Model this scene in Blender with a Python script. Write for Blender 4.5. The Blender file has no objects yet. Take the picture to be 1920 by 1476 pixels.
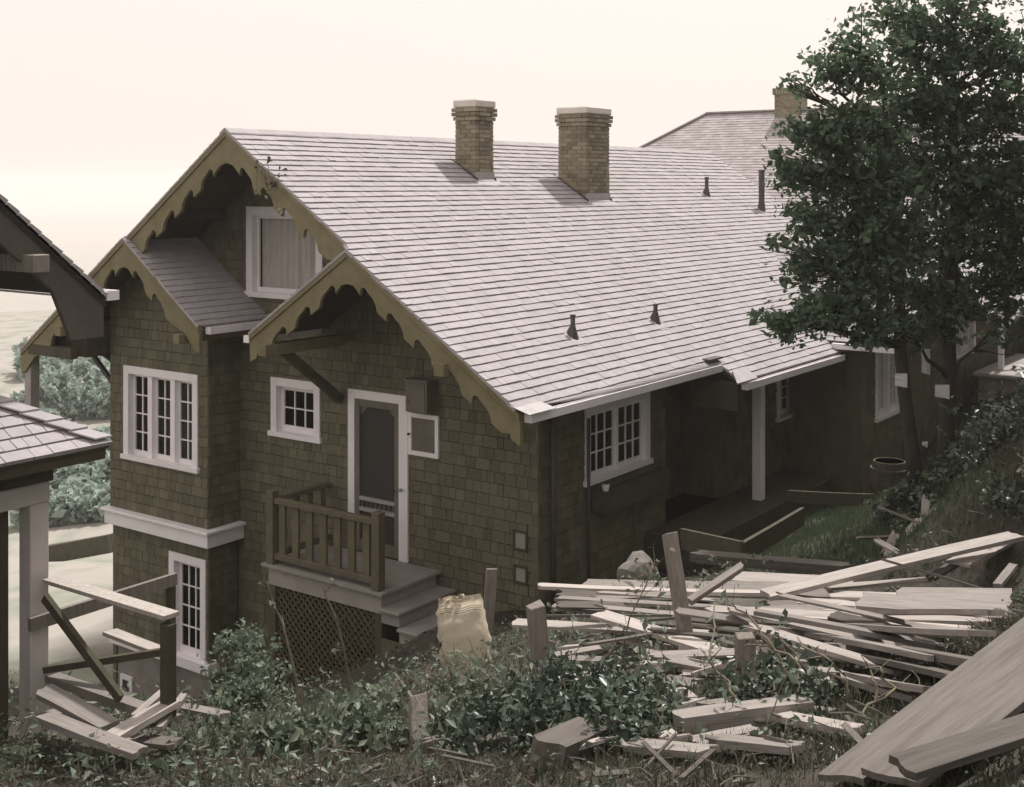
import bpy, math, random
import numpy as np
from mathutils import Vector, Matrix, noise

random.seed(11)
rng = np.random.default_rng(5)
sc = bpy.context.scene
COL = sc.collection

# ------------------------------------------------------------------ camera, sky, sun, exposure
FOC, CX, CY = 2327.0, 960.0, 346.0          # focal length and horizon in photograph pixels (1920 wide)
AZ = math.radians(35.94)
FX, FY = math.cos(AZ), math.sin(AZ)         # view direction in house axes (X along the ridge, Y along the gable wall)
RX, RY = FY, -FX
cam = bpy.data.cameras.new('Camera')
cam.sensor_width = 36.0
cam.lens = FOC / 1920 * 36.0
cam.shift_y = -(738 - CY) / 1920.0
cam.clip_start = 0.1
cam.clip_end = 6000
camo = bpy.data.objects.new('Camera', cam)
COL.objects.link(camo)
camo.rotation_euler = (math.radians(90), 0, math.atan2(FY, FX) - math.pi / 2)
sc.camera = camo

SUN_EL = math.radians(61)
sdx, sdy = 1.0, 0.12
sl = math.hypot(sdx, sdy)
SUN = Vector((sdx / sl * math.cos(SUN_EL), sdy / sl * math.cos(SUN_EL), math.sin(SUN_EL)))
w = bpy.data.worlds.new('World')
sc.world = w
w.use_nodes = True
nt = w.node_tree
bg = nt.nodes['Background']
sky = nt.nodes.new('ShaderNodeTexSky')
sky.sky_type = 'NISHITA'
sky.sun_disc = False
sky.sun_elevation = SUN_EL
sky.sun_rotation = math.atan2(SUN.x, SUN.y)
sky.dust_density = 5.0
hs = nt.nodes.new('ShaderNodeMixRGB')       # thin cloud veil over the whole sky
hs.blend_type = 'MIX'
hs.inputs[0].default_value = 0.86
hs.inputs[2].default_value = (6.7, 5.95, 5.5, 1)
nt.links.new(sky.outputs[0], hs.inputs[1])
nt.links.new(hs.outputs[0], bg.inputs[0])
bg.inputs[1].default_value = 0.115

sun = bpy.data.lights.new('Sun', 'SUN')
sun.energy = 3.1
sun.angle = math.radians(2.5)
sun.color = (1.0, 0.95, 0.92)
suno = bpy.data.objects.new('Sun', sun)
COL.objects.link(suno)
suno.rotation_euler = (-SUN).to_track_quat('-Z', 'Y').to_euler()
sc.view_settings.view_transform = 'Standard'
sc.view_settings.look = 'None'
sc.view_settings.gamma = 1
sc.view_settings.exposure = 0.5
sc.cycles.use_denoising = True
sc.cycles.max_bounces = 8
sc.cycles.transparent_max_bounces = 12
sc.cycles.volume_bounces = 1

# ------------------------------------------------------------------ helpers
def P(px, py, d):
    """photograph pixel at a real distance d (metres along the view axis) -> world point"""
    t = (px - CX) / FOC
    return Vector((d * (FX + t * RX), d * (FY + t * RY), -(py - CY) / FOC * d))

def onX(px, py, X):
    t = (px - CX) / FOC
    d = X / (FX + t * RX)
    return d * (FY + t * RY), -(py - CY) / FOC * d        # Y, Z

def onY(px, py, Y):
    t = (px - CX) / FOC
    d = Y / (FY + t * RY)
    return d * (FX + t * RX), -(py - CY) / FOC * d        # X, Z

def proj(p):
    d = p[0] * FX + p[1] * FY
    r = p[0] * RX + p[1] * RY
    return CX + FOC * r / d, CY - FOC * p[2] / d, d

ORG = {}
def org(o):
    return ORG.get(o, Vector((0, 0, 0))) if o is not None else Vector((0, 0, 0))

def tag(o, label=None, cat=None, group=None, kind=None):
    if label: o['label'] = label
    if cat: o['category'] = cat
    if group: o['group'] = group
    if kind: o['kind'] = kind
    return o

def thing(name, loc, label, cat, group=None):
    o = bpy.data.objects.new(name, None)
    o.empty_display_size = 0.2
    COL.objects.link(o)
    o.location = loc
    ORG[o] = Vector(loc)
    return tag(o, label, cat, group)

class MB:
    def __init__(s):
        s.v = []; s.f = []
    def hexa(s, p):      # p: 8 points, bottom 0-3, top 4-7
        n = len(s.v); s.v += [tuple(q) for q in p]
        for a in ((0, 3, 2, 1), (4, 5, 6, 7), (0, 1, 5, 4), (1, 2, 6, 5), (2, 3, 7, 6), (3, 0, 4, 7)):
            s.f.append(tuple(n + i for i in a))
        return s
    def box(s, x0, x1, y0, y1, z0, z1):
        return s.hexa([(x0, y0, z0), (x1, y0, z0), (x1, y1, z0), (x0, y1, z0), (x0, y0, z1), (x1, y0, z1), (x1, y1, z1), (x0, y1, z1)])
    def fbox(s, F, a0, a1, b0, b1, h0, h1):
        return s.hexa([F(a0, b0, h0), F(a1, b0, h0), F(a1, b1, h0), F(a0, b1, h0), F(a0, b0, h1), F(a1, b0, h1), F(a1, b1, h1), F(a0, b1, h1)])
    def bar(s, p, q, w, t, up=(0, 0, 1), jit=0.0):
        p = Vector(p); q = Vector(q); ax = (q - p).normalized(); up = Vector(up)
        sd = ax.cross(up)
        if sd.length < 1e-4: sd = ax.cross(Vector((1, 0, 0)))
        sd.normalize(); u2 = sd.cross(ax).normalized()
        pts = []
        for h in (-t / 2, t / 2):
            for e, k in ((p, -1), (p, 1), (q, 1), (q, -1)):
                j = random.uniform(-jit, jit)
                pts.append(e + sd * (k * w / 2) + u2 * h + ax * j)
        return s.hexa(pts)
    def prism(s, pts, vec):
        n = len(s.v); k = len(pts); vec = Vector(vec)
        s.v += [tuple(p) for p in pts] + [tuple(Vector(p) + vec) for p in pts]
        s.f.append(tuple(range(n, n + k))); s.f.append(tuple(range(n + 2 * k - 1, n + k - 1, -1)))
        for i in range(k):
            j = (i + 1) % k
            s.f.append((n + i, n + j, n + k + j, n + k + i))
        return s
    def tube(s, pts, rad, seg=7):
        pts = [Vector(p) for p in pts]; n0 = len(s.v)
        if not hasattr(rad, '__len__'): rad = [rad] * len(pts)
        for i, p in enumerate(pts):
            ax = (pts[min(i + 1, len(pts) - 1)] - pts[max(i - 1, 0)]).normalized()
            a = ax.orthogonal().normalized() if abs(ax.z) > .95 else ax.cross(Vector((0, 0, 1))).normalized()
            b = ax.cross(a)
            for k in range(seg):
                th = 2 * math.pi * k / seg
                s.v.append(tuple(p + (a * math.cos(th) + b * math.sin(th)) * rad[i]))
        for i in range(len(pts) - 1):
            for k in range(seg):
                k2 = (k + 1) % seg
                s.f.append((n0 + i * seg + k, n0 + i * seg + k2, n0 + (i + 1) * seg + k2, n0 + (i + 1) * seg + k))
        s.f.append(tuple(n0 + k for k in range(seg))[::-1])
        s.f.append(tuple(n0 + (len(pts) - 1) * seg + k for k in range(seg)))
        return s
    def quad(s, a, b, c, d):
        n = len(s.v); s.v += [tuple(a), tuple(b), tuple(c), tuple(d)]; s.f.append((n, n + 1, n + 2, n + 3)); return s
    def build(s, name, mat, parent=None, smooth=False, bevel=0.0):
        me = bpy.data.meshes.new(name)
        o = org(parent)
        me.from_pydata([(x - o.x, y - o.y, z - o.z) for x, y, z in s.v], [], s.f)
        me.materials.append(mat)
        if smooth:
            for p in me.polygons: p.use_smooth = True
        ob = bpy.data.objects.new(name, me); COL.objects.link(ob)
        if parent: ob.parent = parent
        ORG[ob] = o.copy()
        if bevel:
            m = ob.modifiers.new('bevel', 'BEVEL'); m.width = bevel; m.segments = 1; m.limit_method = 'ANGLE'
        return ob

def top(mb, name, mat, label, cat, group=None, loc=None, smooth=False, bevel=0.0, kind=None):
    """one-mesh thing whose origin sits at its base"""
    v = np.array(mb.v); c = Vector((v[:, 0].mean(), v[:, 1].mean(), v[:, 2].min())) if loc is None else Vector(loc)
    mb.v = [(x - c.x, y - c.y, z - c.z) for x, y, z in mb.v]
    o = mb.build(name, mat, None, smooth, bevel); o.location = c; ORG[o] = c
    return tag(o, label, cat, group, kind)

# ------------------------------------------------------------------ materials
def mat(name, c1, c2=None, rough=.85, scale=6.0, stretch=(1, 1, 1), bump=.25, vary=.18, spec=.25, detail=6, wear=None, wear_amt=.3, metallic=0.0, bscale=3.0):
    m = bpy.data.materials.new(name); m.use_nodes = True
    t = m.node_tree; N = t.nodes; L = t.links; b = N['Principled BSDF']
    c2 = c2 or tuple(x * .7 for x in c1)
    tc = N.new('ShaderNodeTexCoord'); mp = N.new('ShaderNodeMapping'); mp.inputs['Scale'].default_value = stretch
    L.new(tc.outputs['Object'], mp.inputs[0])
    oi = N.new('ShaderNodeObjectInfo'); ge = N.new('ShaderNodeNewGeometry')
    ad = N.new('ShaderNodeMath'); ad.operation = 'ADD'; L.new(oi.outputs['Random'], ad.inputs[0]); L.new(ge.outputs['Random Per Island'], ad.inputs[1])
    fr = N.new('ShaderNodeMath'); fr.operation = 'FRACT'; L.new(ad.outputs[0], fr.inputs[0])
    n1 = N.new('ShaderNodeTexNoise'); n1.inputs['Scale'].default_value = scale; n1.inputs['Detail'].default_value = detail; n1.inputs['Roughness'].default_value = .65
    L.new(mp.outputs[0], n1.inputs[0])
    mx = N.new('ShaderNodeMixRGB'); mx.inputs[1].default_value = (*c1, 1); mx.inputs[2].default_value = (*c2, 1)
    rp = N.new('ShaderNodeMapRange'); rp.inputs[1].default_value = .32; rp.inputs[2].default_value = .68
    L.new(n1.outputs[0], rp.inputs[0]); L.new(rp.outputs[0], mx.inputs[0])
    col = mx.outputs[0]
    if wear:
        n2 = N.new('ShaderNodeTexNoise'); n2.inputs['Scale'].default_value = scale * .35; n2.inputs['Detail'].default_value = 8
        L.new(tc.outputs['Object'], n2.inputs[0])
        r2 = N.new('ShaderNodeMapRange'); r2.inputs[1].default_value = .5; r2.inputs[2].default_value = .7; r2.inputs[4].default_value = wear_amt
        L.new(n2.outputs[0], r2.inputs[0])
        m2 = N.new('ShaderNodeMixRGB'); m2.inputs[2].default_value = (*wear, 1)
        L.new(r2.outputs[0], m2.inputs[0]); L.new(col, m2.inputs[1]); col = m2.outputs[0]
    v = N.new('ShaderNodeMapRange'); v.inputs[3].default_value = 1 - vary; v.inputs[4].default_value = 1 + vary
    L.new(fr.outputs[0], v.inputs[0])
    hv = N.new('ShaderNodeHueSaturation'); L.new(v.outputs[0], hv.inputs['Value']); L.new(col, hv.inputs['Color'])
    L.new(hv.outputs[0], b.inputs['Base Color'])
    b.inputs['Roughness'].default_value = rough; b.inputs['Specular IOR Level'].default_value = spec; b.inputs['Metallic'].default_value = metallic
    if bump:
        n3 = N.new('ShaderNodeTexNoise'); n3.inputs['Scale'].default_value = scale * bscale; n3.inputs['Detail'].default_value = 5
        L.new(mp.outputs[0], n3.inputs[0])
        bp = N.new('ShaderNodeBump'); bp.inputs['Strength'].default_value = bump; bp.inputs['Distance'].default_value = .01
        L.new(n3.outputs[0], bp.inputs['Height']); L.new(bp.outputs[0], b.inputs['Normal'])
    return m

def yard_mix(m):
    t = m.node_tree; N = t.nodes; L = t.links; b = N['Principled BSDF']
    src = b.inputs['Base Color'].links[0].from_socket
    tc = N.new('ShaderNodeTexCoord'); sp = N.new('ShaderNodeSeparateXYZ'); L.new(tc.outputs['Object'], sp.inputs[0])
    nz = N.new('ShaderNodeTexNoise'); nz.inputs['Scale'].default_value = .25; nz.inputs['Detail'].default_value = 6; L.new(tc.outputs['Object'], nz.inputs[0])
    ml = N.new('ShaderNodeMath'); ml.operation = 'MULTIPLY_ADD'; ml.inputs[1].default_value = 8.0; L.new(nz.outputs[0], ml.inputs[0]); L.new(sp.outputs[1], ml.inputs[2])
    mr = N.new('ShaderNodeMapRange'); mr.inputs[1].default_value = 22.0; mr.inputs[2].default_value = 25.0; L.new(ml.outputs[0], mr.inputs[0])
    pale = N.new('ShaderNodeMixRGB'); pale.inputs[1].default_value = (.33, .315, .28, 1); pale.inputs[2].default_value = (.22, .24, .19, 1)  # pale dry ground, partly strong sunlight put into the colour
    n2 = N.new('ShaderNodeTexNoise'); n2.inputs['Scale'].default_value = .6; n2.inputs['Detail'].default_value = 8; L.new(tc.outputs['Object'], n2.inputs[0])
    r2 = N.new('ShaderNodeMapRange'); r2.inputs[1].default_value = .45; r2.inputs[2].default_value = .65; L.new(n2.outputs[0], r2.inputs[0]); L.new(r2.outputs[0], pale.inputs[0])
    mx = N.new('ShaderNodeMixRGB'); L.new(mr.outputs[0], mx.inputs[0]); L.new(src, mx.inputs[1]); L.new(pale.outputs[0], mx.inputs[2])
    L.new(mx.outputs[0], b.inputs['Base Color'])

def leafmat(name, c1, c2, trans=.35, gloss=.35):
    m = bpy.data.materials.new(name); m.use_nodes = True
    t = m.node_tree; N = t.nodes; L = t.links; N.remove(N['Principled BSDF']); out = N['Material Output']
    ge = N.new('ShaderNodeNewGeometry'); mx = N.new('ShaderNodeMixRGB')
    mx.inputs[1].default_value = (*c1, 1); mx.inputs[2].default_value = (*c2, 1); L.new(ge.outputs['Random Per Island'], mx.inputs[0])
    df = N.new('ShaderNodeBsdfPrincipled'); df.inputs['Roughness'].default_value = gloss; df.inputs['Specular IOR Level'].default_value = .4
    tr = N.new('ShaderNodeBsdfTranslucent'); ms = N.new('ShaderNodeMixShader'); ms.inputs[0].default_value = trans
    L.new(mx.outputs[0], df.inputs['Base Color']); L.new(mx.outputs[0], tr.inputs[0])
    L.new(df.outputs[0], ms.inputs[1]); L.new(tr.outputs[0], ms.inputs[2]); L.new(ms.outputs[0], out.inputs[0])
    return m

def glassmat(name, tint=(.5, .5, .5)):
    m = bpy.data.materials.new(name); m.use_nodes = True
    t = m.node_tree; N = t.nodes; L = t.links; N.remove(N['Principled BSDF']); out = N['Material Output']
    tr = N.new('ShaderNodeBsdfTransparent'); tr.inputs[0].default_value = (.92, .92, .90, 1)
    gl = N.new('ShaderNodeBsdfGlossy'); gl.inputs['Roughness'].default_value = .03
    nz = N.new('ShaderNodeTexNoise'); nz.inputs['Scale'].default_value = 3.0
    tc = N.new('ShaderNodeTexCoord'); L.new(tc.outputs['Object'], nz.inputs[0])
    bp = N.new('ShaderNodeBump'); bp.inputs['Strength'].default_value = .12; bp.inputs['Distance'].default_value = .02
    L.new(nz.outputs[0], bp.inputs['Height']); L.new(bp.outputs[0], gl.inputs['Normal'])
    lw = N.new('ShaderNodeLayerWeight'); lw.inputs[0].default_value = .07
    ms = N.new('ShaderNodeMixShader'); L.new(lw.outputs['Fresnel'], ms.inputs[0])
    L.new(tr.outputs[0], ms.inputs[1]); L.new(gl.outputs[0], ms.inputs[2]); L.new(ms.outputs[0], out.inputs[0])
    return m

M = {}
M['roof'] = mat('weathered_roof_shingle', (.405, .385, .39), (.34, .322, .327), scale=3, stretch=(1, 1, 1), vary=.055, bump=.3, wear=(.31, .29, .29), wear_amt=.3)
M['roof_far'] = mat('far_roof_shingle', (.40, .37, .37), (.31, .28, .28), scale=3, vary=.14, bump=.2)
M['wall'] = mat('olive_stained_wall_shingle', (.160, .149, .100), (.110, .102, .067), scale=7, stretch=(1, 1, .25), vary=.17, bump=.5, wear=(.185, .172, .12), wear_amt=.35)
M['barge'] = mat('olive_painted_bargeboard', (.225, .20, .115), (.165, .145, .082), scale=4, vary=.05, bump=.2, wear=(.27, .25, .17), wear_amt=.3)
M['cotbarge'] = mat('grey_brown_barge_paint', (.12, .105, .092), (.09, .08, .07), scale=5, vary=.04)
M['beam'] = mat('dark_stained_beam', (.085, .076, .05), (.055, .05, .033), scale=6, vary=.1)
M['soffit'] = mat('dark_soffit_board', (.07, .06, .042), (.05, .043, .03), scale=6, vary=.12)
M['white'] = mat('white_paint', (.88, .85, .865), (.82, .79, .80), rough=.55, scale=5, vary=.03, bump=.06, wear=(.62, .59, .57), wear_amt=.25)
M['offwhite'] = mat('greyed_white_paint', (.55, .52, .50), (.46, .43, .41), rough=.6, scale=4, vary=.03, bump=.1, wear=(.36, .33, .31), wear_amt=.5)  # greyer version of the white paint with darker patches
M['greypaint'] = mat('grey_porch_paint', (.36, .335, .31), (.29, .27, .25), rough=.6, scale=4, vary=.06, bump=.1, wear=(.22, .20, .18), wear_amt=.4)
M['balus'] = mat('olive_brown_porch_wood', (.15, .13, .085), (.11, .096, .062), scale=6, vary=.08, wear=(.21, .19, .12), wear_amt=.3)
M['screen_frame'] = mat('grey_brown_door_paint', (.185, .168, .14), (.15, .135, .11), scale=6, vary=.05, wear=(.25, .23, .2), wear_amt=.3)
M['lattice'] = mat('dark_lattice_wood', (.10, .088, .052), (.07, .062, .038), scale=6, vary=.15)
M['dark'] = mat('unlit_room_dark', (.06, .055, .05), scale=2, vary=.02, bump=0)  # the rooms' lack of light put into a near-black colour
M['curtain'] = mat('net_curtain', (.80, .76, .77), (.60, .57, .57), scale=9, stretch=(6, 6, .4), vary=.05, bump=.3, rough=.95)
M['glass'] = glassmat('window_glass')
M['brick'] = mat('buff_brick', (.30, .265, .185), (.20, .175, .125), scale=9, vary=.32, bump=.5)
M['mortar'] = mat('lime_mortar', (.33, .30, .235), (.27, .24, .18), scale=12, vary=.02)
M['cap'] = mat('pale_chimney_cap_mortar', (.70, .66, .60), (.60, .56, .50), scale=6, vary=.05, bump=.5)
M['metal'] = mat('dark_sheet_metal', (.085, .078, .078), (.06, .055, .055), rough=.6, scale=8, vary=.08, spec=.4)
M['lead'] = mat('grey_flashing', (.42, .40, .40), (.33, .31, .31), rough=.5, scale=6, vary=.05, spec=.4)
M['concrete'] = mat('rough_concrete', (.30, .275, .25), (.22, .20, .18), scale=4, vary=.04, bump=.5, wear=(.15, .135, .12), wear_amt=.5)
M['lumber'] = mat('sawn_lumber', (.37, .338, .31), (.24, .218, .196), scale=5, stretch=(7, 7, .7), vary=.36, bump=.35, wear=(.28, .25, .22), wear_amt=.45, rough=.75)
M['greyboard'] = mat('grey_weathered_board', (.26, .24, .22), (.17, .155, .14), scale=5, stretch=(7, 7, .6), vary=.25, bump=.5, wear=(.34, .31, .28), wear_amt=.5)
M['darkboard'] = mat('mottled_dark_board', (.15, .137, .12), (.085, .077, .067), scale=4, stretch=(7, 7, .5), vary=.2, bump=.5, wear=(.062, .056, .048), wear_amt=.7)  # darker, more mottled tone than the other boards
M['stake'] = mat('grey_weathered_timber', (.27, .245, .215), (.17, .15, .13), scale=5, stretch=(6, 6, .6), vary=.12, bump=.6, wear=(.36, .33, .30), wear_amt=.4)
M['sack'] = mat('pale_paper_sack', (.60, .54, .42), (.50, .44, .33), scale=4, vary=.02, bump=.7, wear=(.27, .23, .165), wear_amt=.65, rough=.9)
M['paper'] = mat('white_paper', (.75, .72, .72), (.66, .63, .62), scale=6, vary=.02, bump=.2)
M['soil'] = mat('hillside_soil', (.062, .055, .042), (.032, .030, .022), scale=1.2, vary=.0, bump=.8, wear=(.065, .085, .05), wear_amt=.75, detail=10, bscale=8)
M['rock'] = mat('grey_rock', (.22, .205, .185), (.15, .14, .125), scale=5, vary=.12, bump=.8)
M['bark'] = mat('dark_bark', (.060, .054, .045), (.036, .032, .027), scale=8, stretch=(3, 3, .5), vary=.05, bump=.9)
M['deadtwig'] = mat('dead_grey_twig', (.17, .155, .125), (.08, .072, .058), scale=10, vary=.4)
M['twig'] = mat('pale_twig_bark', (.20, .18, .13), (.11, .098, .072), scale=10, vary=.15)
M['leaf_tree'] = leafmat('tree_leaf', (.055, .092, .052), (.165, .235, .145), trans=.48, gloss=.32)
M['leaf_teal'] = leafmat('pale_bush_leaf', (.12, .17, .125), (.24, .29, .21), trans=.35, gloss=.5)
M['leaf_dark'] = leafmat('dark_glossy_leaf', (.026, .040, .026), (.085, .115, .08), trans=.2, gloss=.36)
M['leaf_mid'] = leafmat('round_weed_leaf', (.045, .066, .040), (.15, .185, .125), trans=.25, gloss=.5)
M['grass'] = leafmat('grass_blade', (.045, .075, .038), (.115, .155, .085), trans=.3, gloss=.6)
M['litter'] = leafmat('dry_litter', (.035, .032, .022), (.15, .132, .10), trans=.1, gloss=.8)
M['far_leaf'] = leafmat('hazed_bush_leaf', (.25, .33, .285), (.42, .50, .44), trans=.3, gloss=.7)  # haze over the far bushes put into the leaf colour
M['china'] = mat('white_enamel', (.8, .78, .76), (.75, .73, .7), rough=.25, vary=0, bump=0, spec=.5)

yard_mix(M['soil'])

# ------------------------------------------------------------------ terrain
ctl_px = [(100, 1445, 8.5), (320, 1440, 8.3), (600, 1440, 7.2), (800, 1440, 6.4), (1000, 1445, 5.6), (1400, 1445, 5.0), (1850, 1445, 4.4),
          (330, 1345, 11.0), (200, 1360, 9.8), (515, 1300, 16.0), (720, 1235, 14.9), (790, 1190, 14.5), (1010, 1150, 15.0),
          (870, 1262, 11.2), (920, 1200, 12.5), (700, 1330, 10.6), (560, 1345, 12.0), (450, 1345, 12.6), (1010, 1285, 8.0), (1130, 1235, 9.0), (1300, 1255, 8.0),
          (1390, 1300, 7.0), (1000, 1370, 6.6), (1400, 1385, 5.8), (1700, 1300, 6.4), (1850, 1180, 8.2), (1250, 1130, 11.0), (1450, 1100, 11.0),
          (1430, 1055, 13.6), (1550, 1000, 14.2), (1660, 955, 14.6), (1600, 1060, 12.0), (1720, 900, 15.0), (1870, 860, 15.5), (1880, 1010, 11.0), (1760, 980, 12.6)]
CTL = [tuple(P(*c)) for c in ctl_px]
CTL += [(0, 0, -1.75), (-6, 2, -1.5), (3, -6, -1.0), (12.2, 8.2, -5.2), (14, 8.2, -5.22), (17, 8.0, -5.2), (20, 7.2, -5.1), (23, 6.6, -4.6),
        (16, 7.1, -5.1), (13.5, 7.3, -5.05), (11.5, 12.9, -6.9), (11.3, 14, -7.45), (11.2, 16.4, -7.9), (12, 19, -8.3), (9.5, 14.5, -6.6), (8, 12.5, -5.9),
        (14, 13, -6.5), (20, 13, -6.5), (26, 13, -6), (26, 4, -2.8), (30, 0, -1.0), (20, -6, 1.4), (10, -8, 1.2), (34, 10, -4.5), (12, 3, -2.3), (8, 0.5, -1.7),  # out-of-view points at negative Y raised to block low sky light
        (4, 14, -5.2), (0, 10, -3.4), (-4, 16, -4.2), (15, 22, -8.9), (22, 22, -8.4), (20, 30, -10.2), (28, 30, -9.8), (8, 24, -8.6), (40, 20, -8), (5, 34, -10.2)]
for dd, yy in ((36, 1062), (50, 900), (75, 690), (120, 560)):
    for px in (60, 160, 320): CTL.append(tuple(P(px, yy, dd)))
CTL += [(60, 60, -12), (100, 20, -10), (90, -20, -2), (40, -30, 4), (-20, -20, 2), (-30, 20, -3), (-20, 50, -9), (30, 90, -12)]
CT = np.array(CTL)
def kern(r): return np.sqrt(r * r + 0.8 ** 2)
_A = kern(np.linalg.norm(CT[:, None, :2] - CT[None, :, :2], axis=2))
_A = np.block([[_A + np.eye(len(CT)) * -0.02, np.ones((len(CT), 1))], [np.ones((1, len(CT))), np.zeros((1, 1))]])
_W = np.linalg.solve(_A, np.append(CT[:, 2], 0.0))
def ground_arr(x, y):
    x = np.asarray(x, float); y = np.asarray(y, float)
    r = kern(np.hypot(x[..., None] - CT[:, 0], y[..., None] - CT[:, 1]))
    z = r @ _W[:-1] + _W[-1]
    R = np.hypot(x - 10, y - 10)
    k = np.clip((R - 100) / 160, 0, 1); k = k * k * (3 - 2 * k)
    return z * (1 - k) + (-55) * k
def ground(x, y):
    b = 0.035 * noise.noise((x * 1.7, y * 1.7, 3.1)) + .015 * noise.noise((x * 5, y * 5, 1.0)) if math.hypot(x - 10, y - 8) < 40 else 0
    return float(ground_arr(x, y)) + b

def make_terrain():
    def axis(c, near, far, step):
        a = list(np.arange(c - near, c + near + 1e-6, step)); s = step
        while a[-1] < far: s *= 1.22; a.append(a[-1] + s)
        s = step
        while a[0] > -far: s *= 1.22; a.insert(0, a[0] - s)
        return np.array(a)
    xs = axis(11, 14, 3000, .2); ys = axis(9, 13, 3000, .2)
    X, Y = np.meshgrid(xs, ys, indexing='ij')
    Z = ground_arr(X, Y)
    nx, ny = len(xs), len(ys)
    for i in range(nx):
        for j in range(ny):
            if abs(xs[i] - 11) < 20 and abs(ys[j] - 9) < 20:
                x, y = xs[i], ys[j]
                Z[i, j] += 0.035 * noise.noise((x * 1.7, y * 1.7, 3.1)) + .015 * noise.noise((x * 5, y * 5, 1.0))
    V = np.stack([X, Y, Z], -1).reshape(-1, 3)
    idx = np.arange(nx * ny).reshape(nx, ny)
    Fc = np.stack([idx[:-1, :-1], idx[1:, :-1], idx[1:, 1:], idx[:-1, 1:]], -1).reshape(-1, 4)
    me = bpy.data.meshes.new('ground'); me.from_pydata(V.tolist(), [], Fc.tolist())
    me.materials.append(M['soil'])
    for p in me.polygons: p.use_smooth = True
    o = bpy.data.objects.new('ground', me); COL.objects.link(o); o['kind'] = 'structure'
    return o
make_terrain()

# ------------------------------------------------------------------ the shingled house
XG, YR, YL = 12.45, 8.62, 17.0
XB, YB0, YB1 = 11.85, 13.97, 16.23
YRG, ZRG, PR, PL = 12.87, .734, .66, .71
YE, YE2, YEL = 7.95, 7.59, 17.52
XV, XVM, XVL, XEND = 11.19, 11.09, 11.13, 25.3
MY, LY = 10.55, 14.98                       # apexes of the two lower gables
MZ = ZRG - PR * (YRG - MY); LZ = ZRG - PL * (LY - YRG)
MYE, LYE = 12.29, 13.34                     # their inner eaves
HB = Vector((XG, 12.0, -7.0))
house = thing('shingled_house', HB, 'dark shingled house with scalloped gable boards and long pale shingle roof', 'house')

def roofF(y0, z0, p, sgn):
    """plane whose eave lies towards sgn*Y; a = X, b = down the slope, h = outwards"""
    c = 1 / math.sqrt(1 + p * p); s = p * c
    def F(a, b, h): return Vector((a, y0 + sgn * (b * c + h * s), z0 - b * s + h * c))
    F.c = c
    return F
def roofFX(x0, z0, p, sgn):
    c = 1 / math.sqrt(1 + p * p); s = p * c
    def F(a, b, h): return Vector((x0 + sgn * (b * c + h * s), a, z0 - b * s + h * c))
    F.c = c
    return F
def wallX(X): return lambda a, b, h: Vector((X - h, a, -b))     # a = Y, b = -Z, facing the drive side
def wallY(Y): return lambda a, b, h: Vector((a, Y - h, -b))     # a = X

def fill(F, iv, b0, b1, expo, wr, t, holes=(), jb=.004):
    recs = []; b = b0; row = 0
    while b < b1 - .02:
        e = min(b + expo, b1)
        iA, iB = iv(b + .002), iv(e - .002)
        if iA and iB and iA[1] - iA[0] > .02 or (iA and iB and iB[1] - iB[0] > .02):
            lo, hi = min(iA[0], iB[0]), max(iA[1], iB[1])
            a = lo - random.uniform(0, wr[1])
            while a < hi:
                wd = random.uniform(*wr) if random.random() > .25 else random.uniform(wr[0], (wr[0] + wr[1]) / 2)
                q0, q1 = max(a, lo), min(a + wd, hi)
                if hi - q1 < wr[0] * .5: q1 = hi
                a = q1 if q1 >= hi else a + wd
                if q1 - q0 < .012: continue
                segs = [(q0, q1, b, e)]
                for (h0, h1, g0, g1) in holes:
                    nx = []
                    for (u0, u1, v0, v1) in segs:
                        if u1 <= h0 or u0 >= h1 or v1 <= g0 or v0 >= g1: nx.append((u0, u1, v0, v1)); continue
                        if u0 < h0: nx.append((u0, h0, v0, v1))
                        if u1 > h1: nx.append((h1, u1, v0, v1))
                        m0, m1 = max(u0, h0), min(u1, h1)
                        if v0 < g0: nx.append((m0, m1, v0, g0))
                        if v1 > g1: nx.append((m0, m1, g1, v1))
                    segs = nx
                for (u0, u1, v0, v1) in segs:
                    if u1 - u0 < .012 or v1 - v0 < .01: continue
                    g = random.uniform(.0015, .0045) if .013 < t < .0142 else random.uniform(.0006, .0022)
                    v1j = v1 + (random.uniform(-jb, jb) * (.6 if .013 < t < .0142 else 1) if v1 == e and b1 - e > .01 else 0)
                    tt = t * random.uniform(.85, 1.2)
                    l0, r0 = max(u0 + g, iA[0]), min(u1 - g, iA[1])
                    l1, r1 = max(u0 + g, iB[0]), min(u1 - g, iB[1])
                    if r0 < l0: l0 = r0 = (l0 + r0) / 2
                    if r1 < l1: l1 = r1 = (l1 + r1) / 2
                    if max(r0 - l0, r1 - l1) < .008: continue
                    recs.append((F, l0, r0, l1, r1, v0 + (.0095 if .013 < t < .0142 else 0), v1j, tt))
        b = e; row += 1
    return recs

_wedge = None
def wedge_mesh(m):
    me = bpy.data.meshes.new('shingle')
    me.from_pydata([(0, 0, -1.4), (1, 0, -1.4), (1, 1, -1.4), (0, 1, -1.4), (0, 0, .25), (1, 0, .25), (1, 1, 1), (0, 1, 1)], [],
                   [(0, 3, 2, 1), (4, 5, 6, 7), (0, 1, 5, 4), (1, 2, 6, 5), (2, 3, 7, 6), (3, 0, 4, 7)])
    me.materials.append(m); return me

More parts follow.
